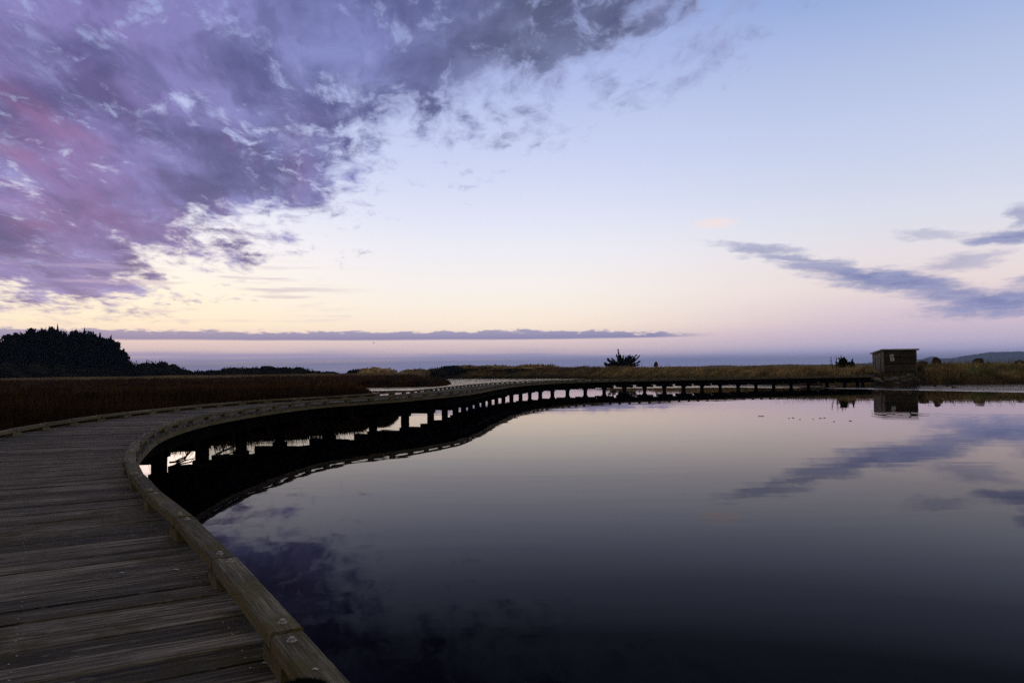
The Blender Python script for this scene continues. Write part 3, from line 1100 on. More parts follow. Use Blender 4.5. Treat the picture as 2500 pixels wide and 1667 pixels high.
def tree(loc, h, rad, label, seed, group='dark cypress trees of the grove', lean=0.0, tip=.62):
    """cypress: trunk, limbs and a crown of up-swept sprays"""
    rg = np.random.default_rng(seed)
    loc = Vector(loc)
    root = empty('cypress_tree', loc, label, 'tree', group)
    tm = MB()
    tm.tube([loc + Vector((0, 0, -.5)), loc + Vector((0, 0, h * .3)), loc + Vector((lean * h * .3, 0, h * .5)), loc + Vector((lean * h * .6, 0, h * .72))], [h * .035, h * .027, h * .016, h * .004], 8)
    nb_ = 10
    for q in range(nb_):
        a = rg.uniform(0, 6.28); z0 = h * rg.uniform(.12, .75)
        rr = rad * rg.uniform(.5, .85) * (1.1 - z0 / h)
        b = loc + Vector((0, 0, z0))
        tm.tube([b, b + Vector((math.cos(a) * rr * .5, math.sin(a) * rr * .5, rr * .15)), b + Vector((math.cos(a) * rr, math.sin(a) * rr, rr * .5))], [h * .012, h * .008, h * .002], 6)
    tm.build('trunk', M['bark'], root)
    # crown: several leaders, each a tapering plume
    plumes = [(0, 0, h * .86, rad * .82)]
    for q in range(15):
        a = rg.uniform(0, 6.28); rr = rad * rg.uniform(.15, .78)
        plumes.append((math.cos(a) * rr, math.sin(a) * rr * .9, h * rg.uniform(.74, .97) * (1 - .20 * rr / rad), rad * rg.uniform(.26, .40)))
    Ps, Ds, Ls = [], [], []
    Vh, Fh, off = [], [], 0
    for (dx, dy, hh, pr) in plumes:
        v, f = lump_hull(loc.x + dx, loc.y + dy, loc.z + h * .03, pr * .74, pr * .74, hh * .80, int(rg.integers(1e6)), 18, 10, .20, .62)
        Vh.append(v); Fh.append(f + off); off += len(v)
        n = int(330 * (pr / rad) * 3)
        u = rg.random(n) ** .8
        zz = hh * (.04 + .90 * u)
        prof = np.sqrt(np.clip(1 - (u * .98) ** 2.0, 0, 1)) ** tip
        a = rg.uniform(0, 6.28, n)
        rr = pr * prof * rg.uniform(.62, 1.05, n)
        Ps.append(np.stack([loc.x + dx + np.cos(a) * rr + lean * zz, loc.y + dy + np.sin(a) * rr, loc.z + zz], 1))
        Ds.append(np.stack([np.cos(a) * (1.0 - .25 * u) + .22 + rg.normal(0, .25, n), np.sin(a) * (1.0 - .25 * u), .25 + .62 * u + rg.normal(0, .3, n)], 1))
        Ls.append(h * rg.uniform(.04, .095, n) * (1.15 - .5 * u))
    P, D, L = np.concatenate(Ps), np.concatenate(Ds), np.concatenate(Ls)
    v2, f2 = sprays(P, D, L, L * .48, rg)
    Vh = np.concatenate(Vh); Fh = np.concatenate(Fh)
    F3 = np.concatenate([Fh[:, [0, 1, 2]], Fh[:, [0, 2, 3]]])
    VV = np.concatenate([Vh, v2]); FF = np.concatenate([F3, f2 + len(Vh)])
    c = np.ones((len(VV), 3)) * rg.uniform(.7, 1.3, (len(VV), 1))
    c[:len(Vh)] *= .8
    np_mesh('crown', VV, FF, c, M['needle'], root, loc)
    return root


grove = [  # px of the top, py of the top, distance, radius in px, wording
    (-48, 868, 345, 50, 'low dark cypress cut by the left edge of the picture'),
    (8, 838, 352, 48, 'sloping dark cypress second from the left in the grove'),
    (50, 810, 342, 50, 'third dark cypress from the left, below the tallest pair'),
    (92, 797, 336, 46, 'tall jagged cypress fourth from the left in the grove'),
    (120, 795, 352, 40, 'tallest dark cypress standing mid grove, fifth from the left'),
    (168, 800, 338, 48, 'broad dark cypress just right of the notch in the grove top'),
    (204, 808, 346, 42, 'dark cypress seventh from the left on the falling side of the grove'),
    (236, 817, 335, 30, 'narrow pointed cypress eighth from the left with sky showing beside it'),
    (260, 822, 340, 28, 'slim spiky cypress third from the right end of the grove'),
    (284, 850, 336, 28, 'short leaning cypress second from the right end of the grove'),
    (304, 878, 330, 24, 'lowest cypress at the right end of the grove with drooping sprays'),
]
for i, (px, py, Yd, rp, lab) in enumerate(grove):
    top = at(px, py, Yd)
    gz = float(height(np.array([top.x]), np.array([top.y]))[0]) - .3
    tree((top.x, top.y, gz), (top.z - gz) * 1.13, rp * Yd / FPX * 1.12, lab, 100 + i, lean=.02 if i > 6 else -.01)


def shrub(name, px, py, Yd, wpx, label, mat, group, seed, hgt=None, cat='shrub', dense=700, ls=.09):
    """rounded bush: woody stem and a leafy crown"""
    rg = np.random.default_rng(seed)
    wpx = wpx * rg.uniform(1.25, 1.75) if wpx > 30 else wpx
    py = py + rg.uniform(-1.5, 2.5)
    top = at(px, py, Yd)
    gz = float(height(np.array([top.x]), np.array([top.y]))[0]) - .15
    h = top.z - gz if hgt is None else hgt
    rad = wpx * Yd / FPX / 2
    loc = Vector((top.x, top.y, gz))
    root = empty(name, loc, label, cat, group)
    tm = MB()
    for q in range(4):
        a = rg.uniform(0, 6.28)
        tm.tube([loc + Vector((0, 0, -.2)), loc + Vector((math.cos(a) * rad * .3, math.sin(a) * rad * .3, h * .4)), loc + Vector((math.cos(a) * rad * .55, math.sin(a) * rad * .55, h * .7))], [h * .03, h * .02, h * .006], 5)
    tm.build('stem', M['bark'], root)
    v, f = lump_hull(loc.x, loc.y, loc.z, rad * .93, rad * .8, h * .93, seed, 30, 12, .26, .8)
    n = dense
    u = rg.random(n); e = np.arcsin(u); a = rg.uniform(0, 6.28, n)
    d = np.stack([np.cos(a) * np.cos(e), np.sin(a) * np.cos(e), u], 1)
    k = rg.uniform(.80, 1.04, n)[:, None] * (1 + (.13 * np.sin(a * 3 + seed) + .09 * np.sin(a * 7 + u * 9 + seed))[:, None])
    P = np.array(loc) + d * k * np.array([rad, rad * .85, h * .96])
    L = np.full(n, max(h, rad) * ls) * rg.uniform(.6, 1.4, n)
    v2, f2 = sprays(P, d + rg.normal(0, .5, (n, 3)) + np.array([0, 0, .3]), L, L * .6, rg)
    F3 = np.concatenate([f[:, [0, 1, 2]], f[:, [0, 2, 3]]])
    VV = np.concatenate([v, v2]); FF = np.concatenate([F3, f2 + len(v)])
    c = np.repeat(rg.uniform(.7, 1.35, (len(VV), 1)), 3, 1)
    np_mesh('crown', VV, FF, c, mat, root, loc)
    return root


ORD = ['first', 'second', 'third', 'fourth', 'fifth', 'sixth', 'seventh', 'eighth', 'ninth', 'tenth', 'eleventh', 'twelfth']
for i, (px, py, w) in enumerate([(-25, 895, 80), (28, 893, 75), (72, 890, 80), (115, 894, 70), (168, 893, 70), (215, 900, 75), (262, 902, 70)]):
    shrub('scrub_bush', px, py, 322 - (i % 3) * 4, w, f'low dark rounded bush, {ORD[i]} from the left in front of the cypress grove', M['scrub'], 'low bushes in front of the grove', 300 + i)
for i, (px, py, w) in enumerate([(312, 897, 50), (345, 886, 62), (378, 884, 70), (412, 891, 60), (442, 901, 44)]):
    shrub('scrub_bush', px, py, 350 - (i % 2) * 8, w, f'dark bush, {ORD[i]} from the left of the mound right of the grove', M['scrub'], 'bushes of the dark mound beside the grove', 320 + i)
for i, (px, py, w) in enumerate([(490, 902, 50), (530, 898, 54), (572, 894, 56), (608, 892, 54), (648, 895, 56), (690, 892, 56), (728, 893, 52), (766, 899, 50), (800, 904, 44)]):
    shrub('scrub_bush', px, py + (4, 7, 4.5, 7.5)[i % 4], 372 - (i % 3) * 7, w, f'low dark bush, {ORD[i]} from the left in the long scrub line on the horizon', M['scrub'], 'scrub line on the horizon', 340 + i)
for i, (px, py, w) in enumerate([(882, 900, 46), (902, 898, 40), (945, 900, 48), (1018, 900, 44)]):
    shrub('grassy_tussock', px, py, 330 - i * 8, w, f'brown grassy hummock, {ORD[i]} from the left beyond the marsh spit', M['dune_grass'] if i != 0 else M['scrub'], 'hummocks beyond the spit', 360 + i, cat='hummock')
for i, (px, py, w) in enumerate([(1137, 893, 62), (1214, 891, 64), (1240, 895, 50), (1302, 892, 66), (1360, 897, 60)]):
    shrub('grassy_tussock', px, py, 283 - i * 7, w, f'rounded grass covered hummock, {ORD[i]} from the left on the dune crest', M['dune_grass'], 'hummocks on the dune crest', 370 + i, cat='hummock')
shrub('scrub_bush', 1093, 909, 278, 46, 'dark low bush on the waterline right of the spit tip', M['scrub'], None, 381, hgt=2.6)


def spiky_tree(px, py, Yd, wpx, label):
    rg = np.random.default_rng(5)
    top = at(px, py, Yd)
    gz = float(height(np.array([top.x]), np.array([top.y]))[0]) - .2
    loc = Vector((top.x, top.y, gz)); h = top.z - gz; rad = wpx * Yd / FPX / 2
    root = empty('spiky_tree', loc, label, 'tree')
    tm = MB()
    tm.tube([loc + Vector((0, 0, -.3)), loc + Vector((-.1, 0, h * .25)), loc + Vector((-.2, 0, h * .5))], [.22, .16, .08], 8)
    Ps, Ds, Ls = [], [], []
    for q in range(78):
        tx = rg.uniform(-1, 1); ty = rg.uniform(-.7, .7)
        dome = math.sqrt(max(0, 1 - tx * tx * .8 - ty * ty * .3))
        tz = h * (rg.uniform(.06, .62) * dome + .10)
        if q == 0: tx, ty, tz = -.26, 0, h * .98
        if q in (1, 2, 3): tx, ty, tz = (-.20, .05, h * .80) if q == 1 else ((-.33, 0, h * .70) if q == 2 else (-.12, 0, h * .68))
        if q in (4, 5, 6): tx, ty, tz = (1.0, 0, h * .64) if q == 4 else ((.8, .1, h * .68) if q == 5 else (1.03, 0, h * .36))
        if q in (7, 8): tx, ty, tz = (-1.08, 0, h * .33) if q == 7 else (-.86, 0, h * .54)
        st = loc + Vector((tx * rad * .22 + rg.normal(0, .4), ty * rad * .3, h * rg.uniform(.02, .16)))
        en = loc + Vector((tx * rad, ty * rad, tz))
        d = en - st; ln = d.length; d = d.normalized()
        md = st.lerp(en, .5) + Vector((0, 0, -.05 * ln))
        tm.tube([st, md, en], [.10, .06, .015], 5)
        n = 70
        u = rg.uniform(.05, 1.0, n)[:, None]
        base = np.array(st) * (1 - u) ** 2 + 2 * np.array(md) * u * (1 - u) + np.array(en) * u ** 2
        base = base + rg.normal(0, .16, (n, 3)) * (1.05 - u)
        Ps.append(base)
        Ds.append(np.array(d)[None] * 1.3 + rg.normal(0, .45, (n, 3)) + np.array([0, 0, .2]))
        Ls.append(rg.uniform(.35, .80, n))
    tm.build('trunk', M['bark'], root)
    v, f = sprays(np.concatenate(Ps), np.concatenate(Ds), np.concatenate(Ls), np.concatenate(Ls) * .5, rg)
    np_mesh('crown', v, f, np.repeat(rg.uniform(.7, 1.3, (len(v), 1)), 3, 1), M['needle'], root, loc)


spiky_tree(1519, 853, 245, 82, 'lone dark spiky cypress standing on the dune bank')


def stalk_plant(px, py, Yd, label, seed):
    rg = np.random.default_rng(seed)
    top = at(px, py, Yd)
    gz = float(height(np.array([top.x]), np.array([top.y]))[0]) - .1
    loc = Vector((top.x, top.y, gz)); h = top.z - gz
    root = empty('stalk_plant', loc, label, 'plant')
    tm = MB(); P, D, L = [], [], []
    for q in range(6):
        a = rg.uniform(0, 6.28); hh = h * rg.uniform(.6, 1.0) if q else h
        b = loc + Vector((math.cos(a) * .35, math.sin(a) * .2, 0)); e_ = b + Vector((math.cos(a) * .4, math.sin(a) * .3, hh))
        tm.tube([b, (b + e_) / 2 + Vector((.05, 0, .1)), e_], [.035, .028, .012], 5)
        for k in range(22):
            u = rg.uniform(.35, 1)
            P.append(np.array(b.lerp(e_, u))); D.append(rg.normal(0, 1, 3) + [0, 0, .7]); L.append(rg.uniform(.10, .20))
    tm.build('stem', M['bark'], root)
    v, f = sprays(np.array(P), np.array(D), np.array(L), np.array(L) * .5, rg)
    np_mesh('leaves', v, f, np.ones((len(v), 3)), M['shrub_green'], root, loc)


stalk_plant(2040, 866, 108, 'tall thin leafy plant standing above the dune grass left of the shed', 41)
shrub('scrub_bush', 2058, 879, 110, 22, 'small dark bush on the dune right beside the tall thin plant', M['shrub_green'], None, 382, dense=260, ls=.2)
shrub('scrub_bush', 2078, 884, 110, 16, 'tiny dark bush on the dune nearest the shed on its left', M['shrub_green'], None, 383, dense=200, ls=.2)


# ------------------------------------------------------------------ dead stumps and rocks
def lump(name, loc, sx, sy, sz, label, cat, mat, seed, group=None, jag=.25, tilt=0.0):
    import bmesh
    rg = np.random.default_rng(seed)
    bm = bmesh.new()
    bmesh.ops.create_icosphere(bm, subdivisions=3, radius=1)
    ph = rg.uniform(0, 6.28, 10); fr = rg.normal(0, 2.2, (10, 3))
    cuts = rg.normal(0, 1, (7, 3)); cuts /= np.linalg.norm(cuts, axis=1, keepdims=True); cd = rg.uniform(.62, .95, 7)
    for v in bm.verts:
        p = np.array(v.co)
        for c_, q in zip(cuts, cd):
            k = p @ c_
            if k > q: p = p - c_ * (k - q)
        p = p * (1 + jag * .35 * sum(math.sin(fr[i] @ p + ph[i]) for i in range(10)) / 3)
        v.co = Vector((p[0] * sx, p[1] * sy, p[2] * sz))
    if tilt: bmesh.ops.rotate(bm, verts=bm.verts, cent=(0, 0, 0), matrix=Matrix.Rotation(tilt, 3, 'Y'))
    me = bpy.data.meshes.new(name); bm.to_mesh(me); bm.free()
    me.materials.append(mat)
    o = bpy.data.objects.new(name, me); COL.objects.link(o); o.location = loc
    o.rotation_euler = (0, 0, rg.uniform(0, 6.28)) if not tilt else (0, 0, 0)
    ORG[o] = Vector(loc)
    return tag(o, label, cat, group)


def stump_at(px, py, Yd, wpx, hpx, label, seed, tilt=.15):
    p = at(px, py, Yd)
    lump('dead_stump', (p.x, p.y, p.z), wpx * Yd / FPX / 2, wpx * Yd / FPX / 2.4, hpx * Yd / FPX / 2, label, 'stump', M['stump'], seed, 'dead stumps on the right-hand dune', .5, tilt)


stump_at(2286, 885, 109, 21, 24, 'peaked brown dead stump a little right of the shed', 501, .3)
stump_at(2387, 886, 107, 25, 28, 'flat topped brown dead stump on the dune towards the right edge', 502, .05)
stump_at(2252, 888, 107, 34, 15, 'long low dark log lying on the dune against the shed', 503, .05)
stump_at(2415, 888, 107, 13, 10, 'small brown stump just right of the flat topped one', 504, .1)
stump_at(2490, 888, 107, 26, 20, 'rounded brown stump at the right edge of the picture', 505, .1)
stump_at(1601, 891, 215, 11, 14, 'small dark stump on the dune crest right of the lone cypress', 506, .1)
rocks = [(2138, 927, 18, 12), (2150, 932, 16, 10), (2161, 924, 14, 10), (2172, 930, 26, 15), (2186, 925, 22, 12), (2190, 935, 18, 9), (2203, 921, 17, 10), (2207, 931, 18, 11), (2219, 917, 14, 9), (2222, 927, 17, 11), (2232, 922, 13, 9), (2240, 929, 15, 10)]
for i, (px, py, w, h_) in enumerate(rocks):
    for Yd in np.arange(97.0, 103, .05):
        p = at(px, py, Yd)
        if p.z <= float(height(np.array([p.x]), np.array([p.y]))[0]): break
    Yd = float(Yd)
    lump('rock', (p.x, p.y, p.z), w * Yd / FPX / (1.7 + .9 * ((i * 7) % 5) / 4), w * Yd / FPX / 2.2, h_ * Yd / FPX / (1.8 + .8 * ((i * 3) % 4) / 3), f'rough grey rock, {ORD[i]} from the left in the rubble below the shed', 'rock', M['rock'], 520 + i, 'rocks below the shed', .35)

# ------------------------------------------------------------------ shed
C0 = at(2156, 907, 102.0)
zb, zt = 1.45, 4.42
ax = Vector((.990, -.136, 0)); bx_ = Vector((.136, .990, 0))
WF, DS = 4.25, 4.2
C0 = Vector((C0.x, C0.y, zb))
shed = empty('shed', C0, 'small weathered timber shed with flat sloping roof at the end of the boardwalk', 'shed')


def sp(u, v, z):
    return C0 + ax * u + bx_ * v + UP * (z - zb)


rt = lambda v: zt + .0 - .085 * v          # underside of the roof along the depth
m_ = MB()                                    # front: horizontal dark boards
nbd = 14
for i in range(nbd):
    z0 = zb + (zt + .036 - zb) * i / nbd; z1 = zb + (zt + .036 - zb) * (i + 1) / nbd
    m_.bar(sp(.10, .03 + .004 * (i % 2), (z0 + z1) / 2), sp(WF - .10, .03 + .004 * (i % 2), (z0 + z1) / 2), bx_, UP, .05, (z1 - z0) - .012, .004, (random.random(),) * 3)
m_.build('front_wall', M['shed_front'], shed)
m_ = MB()                                    # left side: upright pale boards
nbd = 16
for i in range(nbd):
    v = .16 + (DS - .2) * (i + .5) / nbd
    if i == 3: continue
    m_.bar(sp(.03 + .004 * (i % 2), v, zb), sp(.03 + .004 * (i % 2), v, rt(v) + .035), ax, bx_, .05, (DS - .2) / nbd - .012, .004, (random.random(),) * 3)
m_.build('side_wall', M['shed_side'], shed)
m_ = MB()
v = .16 + (DS - .2) * 3.5 / nbd
m_.bar(sp(.10, v, zb), sp(.10, v, rt(v) - .02), ax, bx_, .04, .24, .004, (.1, .1, .1))
m_.build('door', M['shed_front'], shed)
m_ = MB()
for i in range(nbd):
    v = .16 + (DS - .2) * (i + .5) / nbd
    m_.bar(sp(WF - .03, v, zb), sp(WF - .03, v, rt(v) + .035), ax, bx_, .05, (DS - .2) / nbd - .012, .004, (random.random(),) * 3)
m_.build('side_wall', M['shed_front'], shed)
m_ = MB()
m_.bar(sp(.1, DS - .04, zb + 1.28), sp(WF - .1, DS - .04, zb + 1.28), bx_, UP, .05, 2.56, .004, (.5, .5, .5))
m_.build('back_wall', M['shed_front'], shed)
for (u, v, w) in ((.06, .06, .15), (WF - .06, .06, .13), (.06, DS - .06, .12), (WF - .06, DS - .06, .12)):
    m_ = MB(); m_.bar(sp(u, v - .012, zb), sp(u, v - .012, rt(v) - .005), ax, bx_, w, .15, .006, (.8, .8, .8))
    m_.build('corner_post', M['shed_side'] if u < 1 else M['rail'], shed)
m_ = MB()
a0, b0 = sp(WF / 2, -.38, rt(-.38) + .075), sp(WF / 2, DS + .35, rt(DS + .35) + .075)
d = (b0 - a0).normalized()
m_.bar(a0, b0, ax, ax.cross(d).normalized() * -1 if ax.cross(d).z < 0 else ax.cross(d).normalized(), WF + .46, .07, .01, (.5, .5, .5))
ro = m_.build('roof', M['roof'], shed)
m_ = MB()
m_.bar(sp(-.23, -.36, rt(-.36) - .03), sp(WF + .23, -.36, rt(-.36) - .03), bx_, UP, .04, .13, .005, (.7, .7, .7))
m_.bar(sp(-.21, -.34, rt(-.34) - .03), sp(-.21, DS + .33, rt(DS + .33) - .03), ax, UP, .04, .13, .005, (.7, .7, .7))
m_.build('fascia', M['shed_side'], ro)
for (u, z, w, h_) in ((1.13, 3.68, .50, .36), (1.18, 3.20, .52, .44)):
    m_ = MB(); m_.bar(sp(u - w / 2, -.010, z), sp(u + w / 2, -.010, z), bx_, UP, .02, h_, .004)
    nt = m_.build('notice', M['white'], shed)
    m_ = MB()
    for q in range(2):
        m_.bar(sp(u - w * .30, -.024, z + .05 - q * .11), sp(u + w * (.22 if q else .05), -.024, z + .05 - q * .11), bx_, UP, .006, .05, .001)
    m_.build('print', M['under'], nt)
m_ = MB(); m_.bar(sp(.2, -.05, zb + .83), sp(WF - .6, -.05, zb + .83), bx_, UP, .10, .06, .005, (.6, .6, .6))
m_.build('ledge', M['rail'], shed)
m_ = MB()
m_.bar(sp(.62, -.016, zb + 1.18), sp(1.15, -.016, zb + 1.50), bx_, UP, .02, .03, .002, (.6, .6, .6))
m_.bar(sp(1.15, -.022, zb + 1.50), sp(1.85, -.022, zb + 1.12), bx_, UP, .02, .03, .002, (.6, .6, .6))
m_.build('brace', M['rail'], shed)
m_ = MB(); m_.bar(sp(-.1, DS / 2, zb - .25), sp(WF + .1, DS / 2, zb - .25), bx_, UP, DS + .2, .5, .01, (.4, .4, .4))
m_.build('footing', M['stump'], shed)


# ------------------------------------------------------------------ distant hills
def hills():
    rid = [(1900, 893), (2000, 890), (2095, 887), (2130, 884), (2180, 882), (2241, 877), (2278, 870), (2299, 874.5), (2322, 874), (2363, 867), (2414, 860), (2465, 858), (2520, 859), (2600, 862), (2700, 856), (2850, 866), (3000, 870), (3300, 880)]
    rid2 = [(2100, 893), (2241, 886), (2330, 882), (2400, 878), (2470, 876), (2520, 874), (2700, 876), (3000, 884), (3300, 890)]
    for k, (rd, Yd, dep) in enumerate(((rid, 9000, 2600), (rid2, 6800, 1500))):
        Vv, F = [], []
        xs = np.linspace(rd[0][0], rd[-1][0], 160)
        ys = np.interp(xs, [q[0] for q in rd], [q[1] for q in rd])
        ys = ys + np.sin(xs * .09 + k) * .5 + np.sin(xs * .23 + 2 * k) * .3
        for x_, y_ in zip(xs, ys):
            p = at(x_, y_, Yd)
            for (dy, f) in ((-dep, -.02), (-dep * .6, .28), (-dep * .25, .72), (0, 1.0), (dep * .4, .6), (dep, -.02)):
                Vv.append((p.x * (1 + dy / Yd), p.y + dy + 40 * math.sin(x_ * .05 + dy), max(-5, p.z * f)))
        n = len(xs)
        for i in range(n - 1):
            for j in range(5):
                F.append((i * 6 + j, (i + 1) * 6 + j, (i + 1) * 6 + j + 1, i * 6 + j + 1))
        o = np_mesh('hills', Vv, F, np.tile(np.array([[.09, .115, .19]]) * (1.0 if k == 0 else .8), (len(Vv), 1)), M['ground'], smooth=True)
        o['kind'] = 'structure'


hills()


def haze():
    m, t = new_mat('haze_air')
    v = t.n('ShaderNodeVolumePrincipled')
    v.inputs['Color'].default_value = (.50, .70, 1.0, 1)
    v.inputs['Density'].default_value = HAZE
    v.inputs['Anisotropy'].default_value = 0.0
    o = t.n('ShaderNodeOutputMaterial'); t.t.links.new(v.outputs[0], o.inputs[1])
    c = [(-15000, -15000), (15000, -15000), (15000, 15000), (-15000, 15000)]
    b = MB(); b.sweep([[(x_, y_, z_) for x_, y_ in c] for z_ in (-8, 205)], [0, 1], [0] * 5)
    tag(b.build('haze', m, origin=(0, 0, -8), weld=True), kind='stuff')


haze()

# ------------------------------------------------------------------ birds, leaves, branches, post, fluff
def duck(p, L, label, rz):
    """a floating duck: one continuous body, bill as a part"""
    prof = [(-.50, .12, .015, .01), (-.40, .10, .055, .05), (-.22, .075, .13, .10), (0, .07, .17, .125), (.20, .085, .15, .12), (.33, .14, .095, .10), (.37, .22, .062, .075), (.385, .30, .058, .065), (.42, .37, .075, .078), (.47, .39, .066, .066), (.53, .375, .035, .035)]
    m_ = MB()
    rings = []
    c_, s_ = math.cos(rz), math.sin(rz)
    for i, (x_, z_, ry, rz_) in enumerate(prof):
        p0 = prof[max(0, i - 1)]; p1 = prof[min(len(prof) - 1, i + 1)]
        tx, tz = p1[0] - p0[0], p1[1] - p0[1]
        l_ = math.hypot(tx, tz); nx, nz = -tz / l_, tx / l_
        ring = []
        for j in range(12):
            a = 2 * math.pi * j / 12
            lx, ly, lz = x_ + nx * math.sin(a) * rz_, math.cos(a) * ry, z_ + nz * math.sin(a) * rz_
            ring.append(Vector((p.x + (lx * c_ - ly * s_) * L, p.y + (lx * s_ + ly * c_) * L, lz * L)))
        rings.append(ring)
    m_.sweep(rings, [0] * len(rings), [0] * 13)
    o = m_.build('duck', M['duck'], smooth=True, weld=True)
    tag(o, label, 'duck', 'dark water birds on the pond')
    m_ = MB()
    h = Vector((p.x + .52 * L * c_, p.y + .52 * L * s_, .375 * L)); t_ = Vector((c_, s_, -.12))
    m_.tube([h, h + t_ * .07 * L, h + t_ * .13 * L], [.028 * L, .024 * L, .012 * L], 6)
    m_.build('bill', M['beak'], o)


duck(DUCK, .34, 'dark duck swimming alone in the shed\'s reflection', 2.6)
duck(gp(2281, 943), .6, 'dark water bird, leftmost of three on the ruffled water by the right shore', .4)
duck(gp(2314, 942), .55, 'dark water bird, middle one of three on the ruffled water by the right shore', 2.9)
duck(gp(2330, 947), .6, 'dark water bird, nearest and rightmost of three on the ruffled water', 3.3)


def floater(px, py, L, label, seed):
    rg = np.random.default_rng(seed)
    p = gp(px, py)
    m_ = MB()
    a = rg.uniform(-.4, .4)
    d_ = Vector((math.cos(a), math.sin(a), 0)); q_ = Vector((-d_.y, d_.x, 0))
    n = 9
    L *= .7
    rings = []
    for i in range(n):
        u = i / (n - 1)
        w = L * .32 * math.sin(math.pi * (u * .92 + .04)) ** .7
        c_ = p + d_ * (u - .5) * L + UP * (.006 + .02 * (u - .5) ** 2 * L * 6)
        rings.append([c_ - q_ * w, c_ + UP * .012, c_ + q_ * w, c_ - UP * .01])
    m_.sweep(rings, [0] * n, [0] * 5)
    tag(m_.build('floating_leaf', M['leaf']), label, 'leaf', 'leaves floating on the calm water')


fl = [(1858, 1016, .34, 'dark curled leaf floating furthest left on the calm water off the dune'), (1926, 1021, .09, 'tiny floating leaf second from the left on the calm water'), (1936, 1020, .13, 'small dark floating leaf third from the left'), (1953, 1024, .08, 'tiny floating leaf fourth from the left on the calm water'),
      (1985, 1023, .07, 'tiny floating leaf fifth from the left on the calm water'), (2003, 1021, .15, 'small dark leaf floating just left of a near twin'), (2013, 1020, .15, 'small dark leaf floating just right of a near twin'), (2036, 1029, .09, 'tiny floating leaf nearest the camera off the shed'), (2076, 1027.5, .16, 'dark floating leaf furthest right, near the reflection of the shed')]
for i, q in enumerate(fl): floater(*q, 600 + i)


def branch(loc, spread, label, seed, n=9, up=.55, az0=0.0):
    rg = np.random.default_rng(seed)
    loc = Vector(loc)
    m_ = MB()
    for q in range(n):
        a = az0 + rg.normal(0, .55); e = rg.uniform(.0, up)
        L = spread * rg.uniform(.5, 1.0)
        p = loc + Vector((rg.normal(0, .08), rg.normal(0, .08), rg.uniform(.0, .15)))
        pts = [p]; d_ = Vector((math.cos(a) * math.cos(e), math.sin(a) * math.cos(e), math.sin(e)))
        for k in range(5):
            d_ = (d_ + Vector(rg.normal(0, .22, 3))).normalized()
            pts.append(pts[-1] + d_ * L / 5)
        r0 = .028 * spread * rg.uniform(.4, 1)
        m_.tube(pts, [r0 * (1 - k / 6) for k in range(6)], 5)
        for k in (2, 3, 4):
            a2 = Vector(rg.normal(0, 1, 3)); a2 = (d_ + a2 * .7).normalized()
            m_.tube([pts[k], pts[k] + a2 * L * .16, pts[k] + a2 * L * .3 + Vector((0, 0, .03))], [r0 * .35, r0 * .25, r0 * .1], 4)
    tag(m_.build('dead_branch', M['twig']), label, 'branch', 'dead branches caught under the boardwalk')


b1 = gp(405, 1150)
branch((b1.x - .1, b1.y + .6, .02), 1.2, 'bare forked branch caught against the nearest visible pile', 700, 6, .45, .1)
b2 = gp(505, 1128)
branch((b2.x, b2.y + .8, .05), 1.2, 'bare branch with a drooping fork by the second visible pile', 701, 6, .35, .2)
b3 = gp(1038, 985)
branch((b3.x, b3.y + 1.0, .25), 1.7, 'dark stranded branch leaning under the middle of the boardwalk', 702, 7, .3, .4)

pp = at(363, 927, 215)
root = empty('marker_post', (pp.x, pp.y, .25), 'thin grey marker post with pale cap standing out in the marsh', 'post')
m_ = MB(); m_.bar((pp.x, pp.y, .2), (pp.x, pp.y, at(363, 915, 215).z), (1, 0, 0), (0, 1, 0), .28, .28, .02); m_.build('shaft', M['post'], root)
zc = at(363, 924, 215).z
m_ = MB(); m_.bar((pp.x + .2, pp.y - .2, zc - .18), (pp.x + .2, pp.y - .2, zc + .18), (1, 0, 0), (0, 1, 0), .4, .06, .01); m_.build('plate', M['white'], root)

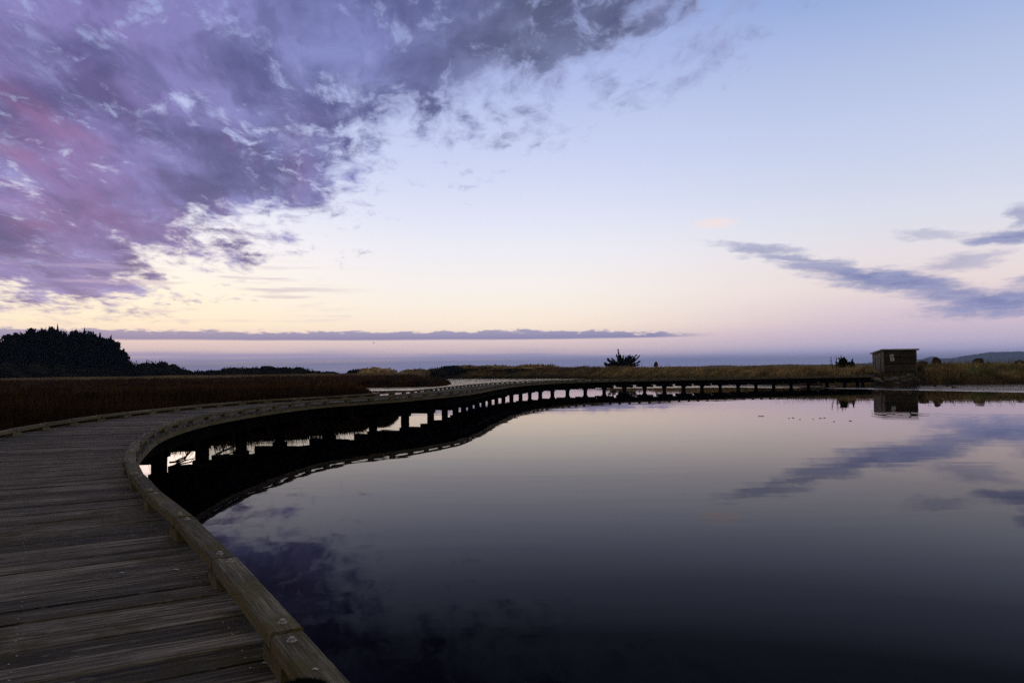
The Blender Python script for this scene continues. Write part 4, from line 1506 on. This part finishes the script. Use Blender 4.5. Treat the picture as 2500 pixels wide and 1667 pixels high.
for (px, py, zz_, L, lab) in [(298, 1397, Z_DECK + .004, .022, 'small white flake lying mid deck on the near boards'), (430, 1389, Z_DECK + .004, .032, 'brightest white flake lying on the boards left of the kerb'),
                             (646, 1617, Z_DECK + .004, .016, 'tiny pale flake on the boards beside the nearest spacer block'), (771, 1632, Z_RAIL + .004, .020, 'thin pale flake stuck on the top of the nearest kerb rail')]:
    p = gp(px, py, zz_)
    m_ = MB()
    rings = []
    for i in range(6):
        u = i / 5
        w = L * .26 * math.sin(math.pi * (u * .9 + .05))
        c_ = p + Vector(((u - .5) * L, (u - .5) * L * .25, .002 * math.sin(u * 5)))
        rings.append([c_ + Vector((0, -w, 0)), c_ + Vector((0, 0, .002)), c_ + Vector((0, w, 0)), c_ - UP * .002])
    m_.sweep(rings, [0] * 6, [0] * 5)
    tag(m_.build('white_flake', M['white']), lab, 'flake', 'pale flakes on the boardwalk')
bp = at(912, 837, 190)
m_ = MB()
m_.tube([bp + Vector((-.22, 0, .0)), bp + Vector((-.1, 0, .02)), bp + Vector((.1, 0, .03)), bp + Vector((.2, 0, .04)), bp + Vector((.28, 0, .03))], [.01, .06, .06, .035, .008], 8)
bd = m_.build('bird', M['duck'], smooth=True)
tag(bd, 'tiny dark bird flying above the low cloud band', 'bird')
for q in (-1, 1):
    m_ = MB()
    w0 = bp + Vector((.05, q * .04, .05))
    rings = [[w0 + Vector((.09 - .10 * u, q * .30 * u, .16 * u - .10 * u * u + .012)), w0 + Vector((-.09 - .06 * u, q * .30 * u, .16 * u - .10 * u * u + .012)), w0 + Vector((-.09 - .06 * u, q * .30 * u, .16 * u - .10 * u * u)), w0 + Vector((.09 - .10 * u, q * .30 * u, .16 * u - .10 * u * u))] for u in (0, .35, .7, 1.0)]
    m_.sweep(rings, [0] * 4, [0] * 5)
    m_.build('wing', M['duck'], bd)

# black fluff on the kerb at the very bottom of the view
fz = gp(742, 1705, Z_RAIL)
rgf = np.random.default_rng(9)
n = 5200
u = rgf.random(n); a = rgf.uniform(0, 6.28, n); e = np.arcsin(u)
dirs = np.stack([np.cos(a) * np.cos(e), np.sin(a) * np.cos(e), np.sin(e)], 1)
Pf = np.array(fz) + dirs * np.array([.075, .06, .040]) * rgf.uniform(.8, 1, (n, 1))
Lf = rgf.uniform(.010, .022, n)
v, f = sprays(Pf, dirs + rgf.normal(0, .55, (n, 3)), Lf, Lf * .14, rgf)
hv, hf = lump_hull(fz.x, fz.y, fz.z - .003, .07, .056, .040, 8, 24, 10, .1)
F3 = np.concatenate([hf[:, [0, 1, 2]], hf[:, [0, 2, 3]]])
o = np_mesh('fluff_ball', np.concatenate([hv, v]), np.concatenate([F3, f + len(hv)]), np.repeat(rgf.uniform(.6, 2.2, (len(hv) + len(v), 1)), 3, 1), M['fluff'], None, fz)
tag(o, 'black furry tuft lying on the near end of the kerb', 'fluff')
